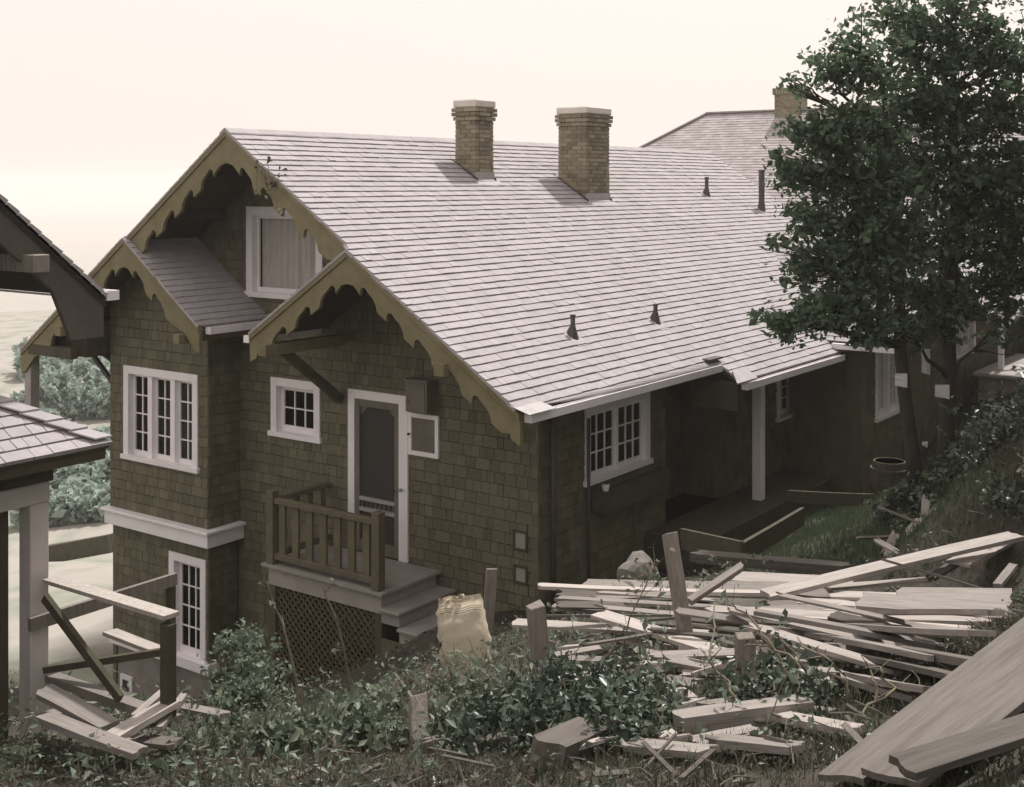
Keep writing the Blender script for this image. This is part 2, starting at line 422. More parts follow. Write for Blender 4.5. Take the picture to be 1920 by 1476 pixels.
def lay(recs, name, material, parent, n_single, stuffname, view=None):
    """the pieces that show largest become objects of their own, the rest one joined part"""
    sc_ = []
    for i, (F, l0, r0, l1, r1, v0, v1, t) in enumerate(recs):
        if abs(l0 - l1) > .004 or abs(r0 - r1) > .004 or n_single == 0: continue
        q = [proj(F(l0, v0, t)), proj(F(r0, v0, t)), proj(F(r1, v1, t)), proj(F(l1, v1, t))]
        if any(k[0] < 40 or k[0] > 1880 or k[1] > 1440 or k[1] < 40 for k in q): continue
        if view and not view(q): continue
        ar = .5 * abs(sum(q[k][0] * q[(k + 1) % 4][1] - q[(k + 1) % 4][0] * q[k][1] for k in range(4)))
        sc_.append((ar, i))
    sc_.sort(reverse=True)
    single = set(i for _, i in sc_[:n_single])
    me = wedge_mesh(material); o0 = org(parent)
    mb = MB()
    for i, (F, l0, r0, l1, r1, v0, v1, t) in enumerate(recs):
        if i in single:
            p = F(l0, v0, 0); u = F(r0, v0, 0) - p; v = F(l0, v1, 0) - p; n = F(l0, v0, t) - p
            mt = Matrix(((u.x, v.x, n.x, p.x - o0.x), (u.y, v.y, n.y, p.y - o0.y), (u.z, v.z, n.z, p.z - o0.z), (0, 0, 0, 1)))
            ob = bpy.data.objects.new(name, me); COL.objects.link(ob); ob.parent = parent; ob.matrix_basis = mt
        else:
            n = len(mb.v)
            for a, b, h in ((l0, v0, -.02), (r0, v0, -.02), (r1, v1, -.02), (l1, v1, -.02), (l0, v0, t * .3), (r0, v0, t * .3), (r1, v1, t), (l1, v1, t)):
                mb.v.append(tuple(F(a, b, h)))
            for f in ((4, 5, 6, 7), (2, 3, 7, 6), (1, 2, 6, 5), (3, 0, 4, 7), (0, 1, 5, 4)): mb.f.append(tuple(n + k for k in f))
    if mb.f:
        tag(mb.build(stuffname, material, parent), kind='stuff')

# ---- roof planes
Fr = roofF(YRG, ZRG, PR, -1); bR = lambda y: (YRG - y) / Fr.c
Fl = roofF(YRG, ZRG, PL, 1); bL = lambda y: (y - YRG) / Fl.c
Fm = roofF(MY, MZ, PR, 1); bM = (MYE - MY) / Fm.c
Fs = roofF(LY, LZ, PL, -1); bS = (LY - LYE) / Fs.c
CWX, CWZ, CWP = 22.2, -1.15, .56            # cross wing
Fc = roofFX(CWX, CWZ, CWP, -1); bC = (CWX - 19.64) / Fc.c
Fc2 = roofFX(CWX, CWZ, CWP, 1)
def valley(b):                               # where the cross wing slope meets the long roof
    z = Fc(0, b, 0).z
    return YRG - (ZRG - z) / PR
def ivR(b):
    y = YRG - b * Fr.c
    return (XV if y > MY else XVM if y > YE else 15.9, XEND)
roof = MB()
TH = .07
roof.fbox(Fr, XV + .02, XEND - .02, .0, bR(MY), -TH, -.004)
roof.fbox(Fr, XVM + .02, XEND - .02, bR(MY), bR(YE) - .01, -TH, -.004)
roof.fbox(Fr, 15.92, XEND - .02, bR(YE) - .01, bR(YE2) - .01, -TH, -.004)
roof.fbox(Fl, XV + .02, XEND - .02, .0, bL(LY), -TH, -.004)
roof.fbox(Fl, XVL + .02, XEND - .02, bL(LY), bL(YEL) - .01, -TH, -.004)
roof.fbox(Fm, XVM + .02, XG + .05, 0, bM - .01, -TH, -.004)
roof.fbox(Fs, XVL + .02, XG + .05, 0, bS - .01, -TH, -.004)
roof.hexa([Fc(6.62, 0, -TH), Fc(valley(0) + .1, 0, -TH), Fc(valley(bC) + .1, bC, -TH), Fc(6.62, bC, -TH), Fc(6.62, 0, -.004), Fc(valley(0) + .1, 0, -.004), Fc(valley(bC) + .1, bC, -.004), Fc(6.62, bC, -.004)])
roof.hexa([Fc2(6.62, 0, -TH), Fc2(valley(0) + .1, 0, -TH), Fc2(valley(bC) + .1, bC, -TH), Fc2(6.62, bC, -TH), Fc2(6.62, 0, -.004), Fc2(valley(0) + .1, 0, -.004), Fc2(valley(bC) + .1, bC, -.004), Fc2(6.62, bC, -.004)])
Fq = roofF(9.9, -.55, .62, -1)               # rear wing behind the tree
roof.fbox(Fq, 24.2, 31, 0, 3.2 / Fq.c, -TH, -.004)
roofo = roof.build('roof', M['soffit'], house)
RX0 = .127
recs = fill(Fr, ivR, 0, bR(YE2), RX0, (.10, .27), .023)
recs = [r for r in recs if not (r[5] >= bR(YE) - .03 and r[1] < 15.9)]
recs += fill(Fl, lambda b: ((XV if YRG + b * Fl.c < LY else XVL), XEND), 0, bL(YEL), RX0, (.2, .4), .012)
recs += fill(Fm, lambda b: (XVM, XG - .01), 0, bM, RX0, (.10, .24), .018)
recs += fill(Fs, lambda b: (XVL, XG - .01), 0, bS, RX0, (.10, .24), .018)
recs += fill(Fc, lambda b: (6.6, valley(b)), 0, bC, RX0, (.12, .26), .014)
recs += fill(Fc2, lambda b: (6.6, valley(b)), 0, bC, RX0, (.2, .4), .014)
recs += fill(Fq, lambda b: (24.2, 31), 0, 3.2 / Fq.c, RX0, (.2, .4), .014)
lay(recs, 'roof_shingle', M['roof'], roofo, 300, 'roof_shingles', lambda q: q[0][0] < 1450)
# ridge caps
mb = MB(); x = XV
while x < XEND:
    l = random.uniform(.28, .36); e = min(x + l, XEND)
    for F in (Fr, Fl): mb.fbox(F, x, e + .02, -.012, .11, .008, .022 + random.uniform(0, .004))
    x = e
y = 6.6
while y < valley(0):
    for F in (Fc, Fc2): mb.fbox(F, y, y + .32, -.012, .1, .008, .024)
    y += .31
tag(mb.build('ridge_caps', M['roof'], roofo), kind='stuff')

# ---- windows: casing, sill, jambs, sashes, panes
def clip_poly(poly, axis, val, keep_less):
    out = []
    for i in range(len(poly)):
        p, q = poly[i], poly[(i + 1) % len(poly)]
        ip = (p[axis] <= val) == keep_less; iq = (q[axis] <= val) == keep_less
        if ip: out.append(p)
        if ip != iq:
            t = (val - p[axis]) / (q[axis] - p[axis])
            out.append((p[0] + (q[0] - p[0]) * t, p[1] + (q[1] - p[1]) * t))
    return out
def panel(mb, F, outline, holes, h0=-.10, h1=-.022):
    polys = [outline]
    for (a0, a1, b0, b1) in holes:
        nx = []
        for p in polys:
            for part in ((clip_poly(p, 0, a0, True)), clip_poly(p, 0, a1, False)):
                if len(part) > 2: nx.append(part)
            m = clip_poly(clip_poly(p, 0, a0, False) or [(0, 0)], 0, a1, True) if len(clip_poly(p, 0, a0, False)) > 2 else []
            if len(m) > 2:
                for part in (clip_poly(m, 1, b0, True), clip_poly(m, 1, b1, False)):
                    if len(part) > 2: nx.append(part)
        polys = nx
    for p in polys:
        mb.prism([F(a, b, h0) for a, b in p], F(0, 0, h1) - F(0, 0, h0))

def window(F, a0, a1, b0, b1, cw, lights, rows, cols, curtain=0, sill=True, mull=.07, depth=.11, sashw=.045, label=None, head=None, parent=None, cd=.16):
    """outer casing rectangle; returns the hole cut in the wall"""
    head = head or cw
    i0, i1, j0, j1 = a0 + cw, a1 - cw, b0 + head, b1 - cw * .55
    mb = MB()
    mb.fbox(F, a0, i0, b0, b1, -.01, .032).fbox(F, i1, a1, b0, b1, -.01, .032)
    mb.fbox(F, i0, i1, b0, j0, -.01, .030)
    if sill: mb.fbox(F, a0 - .035, a1 + .035, j1, b1 + .004, -.01, .062)
    else: mb.fbox(F, i0, i1, j1, b1, -.01, .030)
    e = .012
    mb.fbox(F, i0 - e, i0, j0, j1, -depth, -.011).fbox(F, i1, i1 + e, j0, j1, -depth, -.011)
    mb.fbox(F, i0 - e, i1 + e, j0 - e, j0, -depth, -.011).fbox(F, i0 - e, i1 + e, j1, j1 + e, -depth, -.011)
    wo = mb.build('window', M['white'], parent or house, bevel=.004)
    if label: wo['label'] = label
    n = lights; lw = (i1 - i0 - mull * (n - 1)) / n
    if n > 1:
        mm = MB()
        for k in range(1, n):
            s0 = i0 + k * lw + (k - 1) * mull
            mm.fbox(F, s0, s0 + mull, j0, j1, -depth, -.002)
        mm.build('mullion', M['white'], wo)
    for k in range(n):
        s0 = i0 + k * (lw + mull); s1 = s0 + lw
        sm = MB(); g0, g1 = -depth + .012, -depth + .042
        sm.fbox(F, s0, s0 + sashw, j0, j1, g0, g1).fbox(F, s1 - sashw, s1, j0, j1, g0, g1)
        sm.fbox(F, s0 + sashw, s1 - sashw, j0, j0 + sashw, g0, g1).fbox(F, s0 + sashw, s1 - sashw, j1 - sashw * 1.5, j1, g0, g1)
        p0, p1, q0, q1 = s0 + sashw, s1 - sashw, j0 + sashw, j1 - sashw * 1.5
        mw = .018
        for c in range(1, cols):
            x = p0 + (p1 - p0) * c / cols; sm.fbox(F, x - mw / 2, x + mw / 2, q0, q1, g0 + .004, g1 - .004)
        for r in range(1, rows):
            yv = q0 + (q1 - q0) * r / rows
            for c in range(cols):
                sm.fbox(F, p0 + (p1 - p0) * c / cols + (mw / 2 if c else 0), p0 + (p1 - p0) * (c + 1) / cols - (mw / 2 if c < cols - 1 else 0), yv - mw / 2, yv + mw / 2, g0 + .004, g1 - .004)
        sm.build('sash', M['white'], wo)
        for c in range(cols):
            for r in range(rows):
                MB().fbox(F, p0 + (p1 - p0) * c / cols, p0 + (p1 - p0) * (c + 1) / cols, q0 + (q1 - q0) * r / rows, q0 + (q1 - q0) * (r + 1) / rows, g0 + .010, g0 + .013).build('pane', M['glass'], wo)
    if curtain:
        cm = MB(); N = 60; prev = None
        spans = [(i0, i1)] if curtain == 1 else [(i0, i0 + (i1 - i0) * .38), (i1 - (i1 - i0) * .38, i1)]
        for (c0, c1) in spans:
            prev = None
            for k in range(N + 1):
                a = c0 + (c1 - c0) * k / N
                h = -depth - cd + .022 * math.sin(k * 1.1) + .012 * math.sin(k * .47 + 1)
                cur = (F(a, j0, h), F(a, j1, h))
                if prev: cm.quad(prev[0], cur[0], cur[1], prev[1])
                prev = cur
        cm.build('curtain', M['curtain'], wo, smooth=True)
    return (i0 - e, i1 + e, j0 - e, j1 + e), (a0, a1, b0, b1 + .004)

FG = wallX(XG); FB = wallX(XB); FBL = wallX(XB + .06); FS = wallY(YR)
def rx(px0, py0, py1, px1, X):
    y0, z0 = onX(px0, py0, X); y0b, z1 = onX(px0, py1, X); y1, _ = onX(px1, py0, X)
    return min(y0, y1), max(y0, y1), -z0, -z1
holesG, holesB, holesBL, holesS, skipG, skipB, skipBL, skipS = [], [], [], [], [], [], [], []
def addw(H, S, r): H.append(r[0]); S.append(r[1])
addw(holesB, skipB, window(FB, *rx(234, 684, 858, 373, XB), .12, 3, 4, 2, curtain=0, mull=.10))
addw(holesG, skipG, window(FG, *rx(510, 706, 815, 602, XG), .12, 1, 2, 3, curtain=0, sashw=.06))
a0, a1, b0, b1 = rx(464, 387, 555, 600, XG); 
addw(holesG, skipG, window(FG, a1 - 1.55, a1, b0, b1, .13, 1, 1, 1, curtain=1, label='wide upper window pane with pale net curtain', cd=.05))
addw(holesBL, skipBL, window(FBL, *rx(319, 1032, 1226, 388, XB + .06), .12, 1, 4, 3, curtain=0, sashw=.06))

# ---- door with screen
dY1, dZt = onX(655, 728, XG); dY0, dZb = onX(767, 1055, XG)
dZb = -4.985
sY1, _ = onX(667, 740, XG); sY0, _ = onX(750, 740, XG)
FD = FG
mb = MB()
mb.fbox(FD, sY1, dY1, -dZt, -dZb, -.01, .034).fbox(FD, dY0, sY0, -dZt, -dZb, -.01, .034).fbox(FD, sY0, sY1, -dZt, -dZt + .12, -.01, .032)
doorcase = mb.build('door_frame', M['white'], house, bevel=.004)
dt, db = -dZt + .12, -dZb
hd = (sY0, sY1, dt, db); holesG.append(hd); skipG.append((dY0, dY1, -dZt, -dZb))
door = MB(); st = .085
door.fbox(FD, sY0 + .008, sY0 + st, dt + .005, db - .015, -.035, .022).fbox(FD, sY1 - st, sY1 - .008, dt + .005, db - .015, -.035, .022)
door.fbox(FD, sY0 + st, sY1 - st, dt + .005, dt + .10, -.033, .020)
H = db - dt
z1, z2, z3 = dt + H * .635, dt + H * .705, dt + H * .735
door.fbox(FD, sY0 + st, sY1 - st, db - .17, db - .015, -.033, .020)
screen_door = door.build('screen_door', M['screen_frame'], house, bevel=.004)
mb = MB().fbox(FD, sY0 + st, sY1 - st, z1, z1 + .05, -.03, .024).fbox(FD, sY0 + st, sY1 - st, z2, z2 + .05, -.03, .024)
mb.build('door_rail', M['lead'], screen_door)
for k in range(8):
    y = sY0 + st + (sY1 - sY0 - 2 * st) * (k + .5) / 8
    MB().fbox(FD, y - .008, y + .008, z1 + .05, z2, -.015, .003).build('spindle', M['screen_frame'], screen_door)
for sg, yy in ((1, sY0 + st), (-1, sY1 - st)):
    MB().prism([FD(yy, dt + .10, -.02), FD(yy + sg * .13, dt + .10, -.02), FD(yy + sg * .09, dt + .14, -.02), FD(yy + sg * .03, dt + .19, -.02), FD(yy, dt + .23, -.02)], FD(0, 0, .012) - FD(0, 0, 0)).build('corner_bracket', M['screen_frame'], screen_door)
scr = bpy.data.materials.new('insect_screen'); scr.use_nodes = True
_t = scr.node_tree; _b = _t.nodes['Principled BSDF']; _b.inputs['Base Color'].default_value = (.06, .056, .05, 1); _b.inputs['Roughness'].default_value = .8
_tr = _t.nodes.new('ShaderNodeBsdfTransparent'); _m = _t.nodes.new('ShaderNodeMixShader'); _m.inputs[0].default_value = .62
_t.links.new(_tr.outputs[0], _m.inputs[1]); _t.links.new(_b.outputs[0], _m.inputs[2]); _t.links.new(_m.outputs[0], _t.nodes['Material Output'].inputs[0])
MB().fbox(FD, sY0 + st, sY1 - st, dt + .1, z1, -.012, -.010).build('screen', scr, screen_door)
MB().fbox(FD, sY0 + st, sY1 - st, z2 + .05, db - .17, -.012, -.010).build('screen', scr, screen_door)
# inner door, part glazed
mb = MB().fbox(FD, sY0, sY1, dt, db, -.16, -.12)
inner = mb.build('inner_door', M['screen_frame'], house)
MB().fbox(FD, sY0 + .16, sY1 - .13, dt + .18, dt + H * .52, -.117, -.112).build('pane', M['glass'], inner)
def knob(p, r, material, parent, name='knob'):
    mb = MB(); p = Vector(p)
    mb.tube([p, p + Vector((-.03, 0, 0)), p + Vector((-.04, 0, 0)), p + Vector((-.06, 0, 0)), p + Vector((-.068, 0, 0))], [r * .4, r * .4, r, r * .95, r * .3], 10)
    return mb.build(name, material, parent, smooth=True)
ky, kz = onX(758, 917, XG); knob((XG - .034, ky, kz), .026, M['lead'], house, 'bell_push')
ky, kz = onX(741, 918, XG); knob((XG - .022, ky, kz), .024, M['metal'], screen_door, 'door_knob')

# ---- small boxes on the door wall
a0, a1, b0, b1 = rx(753, 713, 770, 800, XG - .2)
a1 = a0 + .36
box = MB().fbox(FG, a0, a1, b0, b1, -.01, .20).fbox(FG, a0 - .03, a1 + .03, b0 - .03, b0, -.01, .225).build('meter_box', M['screen_frame'], house, bevel=.006)
MB().fbox(FG, a0 + .03, a1 - .03, b0 + .03, b1 - .03, .20, .212).build('box_door', M['screen_frame'], box)
knob((XG - .212, a1 - .07, -(b0 + b1) / 2 - .06), .018, M['lead'], box)
a0, a1, b0, b1 = rx(768, 772, 851, 825, XG)
cup = MB().fbox(FG, a0, a0 + .06, b0, b1, -.01, .04).fbox(FG, a1 - .06, a1, b0, b1, -.01, .04).fbox(FG, a0 + .06, a1 - .06, b0, b0 + .06, -.01, .038).fbox(FG, a0 + .06, a1 - .06, b1 - .06, b1, -.01, .038).build('cupboard', M['white'], house, bevel=.004)
skipG.append((a0, a1, b0, b1))
nb = 9
for k in range(nb):
    s0 = a0 + .06 + (a1 - a0 - .12) * k / nb; s1 = a0 + .06 + (a1 - a0 - .12) * (k + 1) / nb
    MB().fbox(FG, s0 + .002, s1 - .002, b0 + .06, b1 - .06, -.01, .016).build('bead_board', M['screen_frame'], cup)
knob((XG - .03, a1 - .045, -(b0 + b1) / 2), .018, M['metal'], cup)
for (pa, pb, pc, pd) in ((967, 997, 1026, 987), (968, 1062, 1088, 987)):
    a0, a1, b0, b1 = rx(pa, pb, pc, pd, XG)
    v = MB().fbox(FG, a0 - .03, a0, b0 - .03, b1 + .03, -.01, .03).fbox(FG, a1, a1 + .03, b0 - .03, b1 + .03, -.01, .03).fbox(FG, a0, a1, b0 - .03, b0, -.01, .028).fbox(FG, a0, a1, b1, b1 + .03, -.01, .028).build('vent_frame', M['beam'], house)
    MB().fbox(FG, a0, a1, b0, b1, -.01, .014).build('vent_plate', M['greypaint'], v)
    skipG.append((a0 - .03, a1 + .03, b0 - .03, b1 + .03))

# ---- walls
def zr(y): return ZRG - PR * (YRG - y) - .09 if y < YRG else ZRG - PL * (y - YRG) - .09
GB = 8.9
walls = MB()
outG = [(YR, GB), (YR, -zr(YR)), (YRG, -zr(YRG)), (YL, -zr(YL)), (YL, GB)]
panel(walls, FG, outG, holesG)
def zs(y): return LZ - PL * abs(y - LY) - .09
outB = [(YB0, 5.1), (YB0, -zs(YB0)), (LY, -zs(LY)), (YB1, -zs(YB1)), (YB1, 5.1)]
panel(walls, FB, outB, holesB)
outBL = [(YB0 + .05, 6.95), (YB0 + .05, 5.1), (YB1 - .03, 5.1), (YB1 - .03, 6.95)]
panel(walls, FBL, outBL, holesBL)
walls.box(XB + .012, XG, YB0 + .012, YB0 + .1, -5.1, zs(YB0))                      # bay cheek facing the porch
walls.box(XB + .075, XG, YB0 + .065, YB0 + .14, -6.95, -5.1)
walls.box(XB + .012, XG, YB1 - .1, YB1 - .012, -5.1, zs(YB1))
walls.box(XB + .075, XG, YB1 - .14, YB1 - .05, -6.95, -5.1)
walls.box(XG, XEND - .5, YL - .1, YL - .012, -9, zr(YL))                            # far long wall
walls.box(XEND - .6, XEND - .5, YR + .1, YL - .1, -8.9, -2.2)
# long shaded wall with its windows
S1 = (onY(1095, 907, YR)[0], onY(1216, 868, YR)[0])
s1z0 = -onY(1155, 745, YR)[1]; s1z1 = -onY(1108, 907, YR)[1]
addw(holesS, skipS, window(FS, S1[0], S1[1], s1z0, s1z1, .12, 2, 3, 3, curtain=0, mull=.05, sashw=.045, depth=.07, label='double casement window under the gutter'))
S2 = (onY(1455, 790, YR)[0], onY(1491, 775, YR)[0])
s2z0 = -onY(1470, 690, YR)[1]; s2z1 = -onY(1458, 790, YR)[1]
addw(holesS, skipS, window(FS, S2[0], S2[1], s2z0, s2z1, .11, 1, 3, 2, sashw=.05))
outS = [(XG, GB), (XG, -zr(YR)), (XEND - .6, -zr(YR)), (XEND - .6, GB)]
rec0, rec1 = 15.6, 17.9
hR = (rec0, rec1, 2.2, 5.0)
panel(walls, FS, outS, holesS + [hR])
# recessed back porch in the long wall
walls.box(rec0 - .1, rec1 + .1, YR + .95, YR + 1.05, -5.0, -2.2)
walls.box(rec0 - .1, rec0, YR + .1, YR + .95, -5.0, -2.2); walls.box(rec1, rec1 + .1, YR + .1, YR + .95, -5.0, -2.2)
# cross wing
YW = 7.25
FW = wallY(YW); holesW, skipW = [], []
S3 = (onY(1640, 790, YW)[0], onY(1693, 770, YW)[0])
addw(holesW, skipW, window(FW, S3[0], S3[1], -onY(1640, 648, YW)[1], -onY(1643, 790, YW)[1], .12, 2, 4, 3, mull=.06, sashw=.05, label='tall many-paned window beside the tree trunk'))
S4 = (onY(1778, 676, YW)[0], onY(1827, 655, YW)[0])
addw(holesW, skipW, window(FW, S4[0], S4[1], -onY(1800, 596, YW)[1], -onY(1780, 676, YW)[1], .13, 2, 2, 2, mull=.06, sashw=.06, curtain=2))
zc = lambda x: CWZ - CWP * abs(x - CWX) - .09
panel(walls, FW, [(19.98, 6.5), (19.98, -zc(19.98)), (CWX, -zc(CWX)), (24.4, -zc(24.4)), (24.4, 6.5)], holesW)
panel(walls, FW, [(24.4, 6.5), (24.4, 2.2), (30.5, 2.2), (30.5, 6.5)], holesW)
walls.box(19.98, 20.08, YW + .1, YR - .0, -6.5, zc(19.98))
wallo = walls.build('wall', M['wall'], house)
# near-black box standing in for the unlit rooms behind the glass
MB().box(XG + 1.3, XEND - .9, YR + 1.2, YL - .3, -8, -2.4).build('dark_room_box', M['dark'], house)

def ivw(out):
    def f(b):
        xs = []
        for i in range(len(out)):
            p, q = out[i], out[(i + 1) % len(out)]
            if (p[1] <= b) != (q[1] <= b): xs.append(p[0] + (q[0] - p[0]) * (b - p[1]) / (q[1] - p[1]))
        return (min(xs), max(xs)) if len(xs) >= 2 else None
    return f
WX = .146
wrecs = fill(FG, ivw(outG), -zr(YRG), 7.5, WX, (.09, .26), .014, skipG + [(YB0 + .02, YB1 - .02, -zs(YB0) + .04, 9)])
wrecs = [r for r in wrecs if not (r[1] > YB1 and r[5] > -zs(YB1))]
wrecs += fill(FB, ivw(outB), -zs(LY), 5.0, WX, (.09, .26), .014, skipB)
wrecs += fill(FBL, ivw(outBL), 5.1, 6.9, WX, (.09, .23), .014, skipBL)
FB2 = wallY(YB0)
wrecs += fill(FB2, lambda b: (XB, XG - .02), -zs(YB0), 5.0, WX, (.075, .2), .014)
wrecs += fill(wallY(YB0 + .05), lambda b: (XB + .06, XG - .02), 5.1, 6.9, WX, (.075, .2), .014)
wrecs += fill(FS, ivw(outS), -zr(YR), 5.5, WX, (.09, .25), .014, skipS + [hR])
wrecs += fill(FW, lambda b: (19.98, 30.4), 2.62, 6.0, WX, (.1, .25), .014, skipW)
wrecs += fill(wallY(YR + .95), lambda b: (rec0, rec1), 2.2, 5.0, WX, (.1, .25), .014, [(16.1, 16.95, 2.6, 4.9)])
lay(wrecs, 'wall_shingle', M['wall'], wallo, 300, 'wall_shingles', lambda q: q[0][0] < 1010)
# dark back door in the recess
bd = MB().box(16.12, 16.93, YR + .86, YR + .95, -4.88, -2.62).build('back_door', M['beam'], house)
for k in range(3): MB().box(16.2 + k * .22, 16.4 + k * .22, YR + .84, YR + .86, -4.7, -3.9).build('panel', M['beam'], bd)
for k in range(3): MB().box(16.2 + k * .22, 16.4 + k * .22, YR + .845, YR + .86, -3.75, -2.75).build('pane', M['glass'], bd)

# belt course, water table, foundation
mb = MB()
y0, y1 = YB0, YB1
mb.box(XB - .10, XB, y0 - .10, y1 + .02, -5.19, -4.99); mb.box(XB, XG - .01, y0 - .10, y0 - .002, -5.19, -4.99)
mb.box(XB - .15, XB - .0, y0 - .15, y1 + .06, -4.988, -4.945); mb.box(XB, XG - .012, y0 - .15, y0 - .002, -4.988, -4.945)
mb.build('belt_course', M['white'], house, bevel=.006)
mb = MB(); mb.box(XB - .02, XB + .10, y0 - .02, y1 + .02, -7.05, -6.90); mb.box(XB + .1, XG - .01, y0 - .02, y0 + .08, -7.05, -6.90)
mb.build('water_table', M['white'], house, bevel=.005)
mb = MB(); mb.box(XB + .1, XG, y0 + .06, y1 - .05, -9.2, -7.052)
mb.build('foundation', M['concrete'], house)
bv = MB().fbox(wallX(XB + .1), *rx(228, 1262, 1300, 250, XB + .1), 0, .03).build('vent_frame', M['white'], house)
a0, a1, b0, b1 = rx(233, 1272, 1292, 245, XB + .1)
MB().fbox(wallX(XB + .1), a0, a1, b0, b1, .031, .036).build('vent_plate', M['beam'], bv)

# ---- scalloped bargeboards
def barge(X, ya, za, yb, zb, wv=.40, unit=.415, dep=.135, first=.20, mat_='barge', endh=.36, th=.05):
    sg = 1 if yb > ya else -1; L = abs(yb - ya); p = (za - zb) / L
    def pt(s, drop): return Vector((X, ya + sg * s, za - p * s - drop))
    pts = [pt(0, 0), pt(L, 0), pt(L, endh)]
    low = [(0.0, wv * 1.02), (first * .5, wv * .90), (first, wv * .98)]
    s = first
    while s + unit < L - .22:
        nw = unit * .64
        for k in range(9):
            th_ = math.pi * k / 8
            low.append((s + nw / 2 - nw / 2 * math.cos(th_), wv - dep * (math.sin(th_) ** .8) * (1.15 if k < 4 else .9) + .012 * (k == 0)))
        low.append((s + nw + .02, wv + .012)); low.append((s + unit - .02, wv + .008))
        s += unit
    low.append((s + .03, wv * .97)); low.append((s + (L - s) * .45, wv * .80)); low.append((L - .12, endh + .02))
    for q in reversed(low): pts.append(pt(max(q[0], 0.0), q[1]))
    mb = MB().prism(pts, (th, 0, 0))
    o = mb.build('bargeboard', M[mat_], house)
    # moulding strip under the shingles
    MB().hexa([pt(0, -.002) + Vector((-.022, 0, 0)), pt(L, -.002) + Vector((-.022, 0, 0)), pt(L, .075) + Vector((-.022, 0, 0)), pt(0, .075) + Vector((-.022, 0, 0)),
               pt(0, -.002) + Vector((-.001, 0, 0)), pt(L, -.002) + Vector((-.001, 0, 0)), pt(L, .075) + Vector((-.001, 0, 0)), pt(0, .075) + Vector((-.001, 0, 0))]).build('verge_moulding', M['barge'], o)
    return o
off = .015
barge(XV + .03, YRG, ZRG - off, MY + .02, MZ - off + .66 * .02, wv=.42, unit=.40, first=.26)
barge(XV + .03, YRG + .001, ZRG - off, LY - .02, LZ - off + .71 * .02, wv=.42, unit=.40, first=.26)
barge(XVM + .03, MY, MZ - off, YE + .0, ZRG - PR * (YRG - YE) - off, wv=.40, unit=.43)
barge(XVM + .03, MY + .001, MZ - off, MYE, MZ - PR * (MYE - MY) - off, wv=.40, unit=.43)
barge(XVL + .03, LY, LZ - off, YEL, ZRG - PL * (YEL - YRG) - off, wv=.40, unit=.43)
barge(XVL + .03, LY - .001, LZ - off, LYE, LZ - PL * (LY - LYE) - off, wv=.40, unit=.43)

# outriggers and their braces
def outrigger(y, z, x0, brace=True, s=.15):
    b = MB().box(x0, XG, y - s / 2, y + s / 2, z - s / 2, z + s / 2).build('outrigger_beam', M['barge'], house, bevel=.006)
    if brace:
        MB().bar((x0 + .38, y, z - s / 2 + .03), (XG - .02, y, z - .82), .11, .11, up=(0, 1, 0)).build('brace', M['beam'], b)
outrigger(11.93, -2.13, XVM - .10); outrigger(9.04, -2.13, XVM - .06, False)
outrigger(13.72, -2.12, XVL - .06, False, .13); outrigger(16.45, -2.2, XVL - .06)
# purlin ends and soffit rafters under the deep gable overhang
for y in (11.5, 12.4, 13.4, 14.3):
    z = (ZRG - PR * (YRG - y) if y < YRG else ZRG - PL * (y - YRG)) - .17
    MB().box(XV + .09, XG, y - .05, y + .05, z - .06, z + .05).build('lookout', M['soffit'], house)

# ---- gutters, left covered side porch
def gutter(x0, x1, y, z, name='gutter', m='white', hgt=.095, s=-1):
    g = MB().box(x0, x1, min(y + s * .0, y + s * .10), max(y, y + s * .10), z - hgt, z - hgt + .02)
    g.box(x0, x1, *sorted((y + s * .10, y + s * .082)), z - hgt + .021, z); g.box(x0, x1, *sorted((y, y + s * .018)), z - hgt + .021, z + .0)
    g.box(x0 - .012, x0 - .001, *sorted((y, y + s * .10)), z - hgt, z)
    return g.build(name, M[m], house)
zE = lambda y: ZRG - PR * (YRG - y)
gutter(XVM + .12, 15.88, YE, zE(YE) - .025); gutter(15.95, 19.6, YE2, zE(YE2) - .025)
gutter(XVL + .15, XG - .02, LYE, LZ - PL * (LY - LYE) - .02)
gutter(XVM + .02, XG - .02, MYE, MZ - PR * (MYE - MY) - .03, s=1)
MB().hexa([(XVM - .02, YE - .16, zE(YE) - .005), (XVM + .5, YE - .16, zE(YE) - .005), (XVM + .5, YE + .1, zE(YE) + .065), (XVM - .02, YE + .1, zE(YE) + .065),
           (XVM - .02, YE - .16, zE(YE) + .0), (XVM + .5, YE - .16, zE(YE) + .0), (XVM + .5, YE + .1, zE(YE) + .07), (XVM - .02, YE + .1, zE(YE) + .07)]).build('corner_flashing', M['lead'], house)
# end board where the roof steps down over the back porch
mb = MB().box(15.9, 15.96, YE2 + .04, YE + .35, zE(YE2) - .42, zE(YE2) - .02); mb.build('step_board', M['beam'], house)
MB().hexa([(15.6, YE2 - .1, zE(YE2) - .0), (16.25, YE2 - .1, zE(YE2)), (16.25, YE2 + .1, zE(YE2) + .1), (15.85, YE2 + .1, zE(YE2) + .1),
           (15.6, YE2 - .1, zE(YE2) + .02), (16.25, YE2 - .1, zE(YE2) + .02), (16.25, YE2 + .1, zE(YE2) + .16), (15.85, YE2 + .1, zE(YE2) + .16)]).build('corner_flashing', M['lead'], house)
MB().box(15.6, 16.0, YE - .05, YE + .1, zE(YE) + .05, zE(YE) + .075).build('gutter_cap', M['metal'], house)
# cross-wing eave
MB().box(19.55, 19.64, 6.62, 7.7, Fc(0, bC, 0).z - .11, Fc(0, bC, 0).z - .02).build('gutter', M['white'], house)
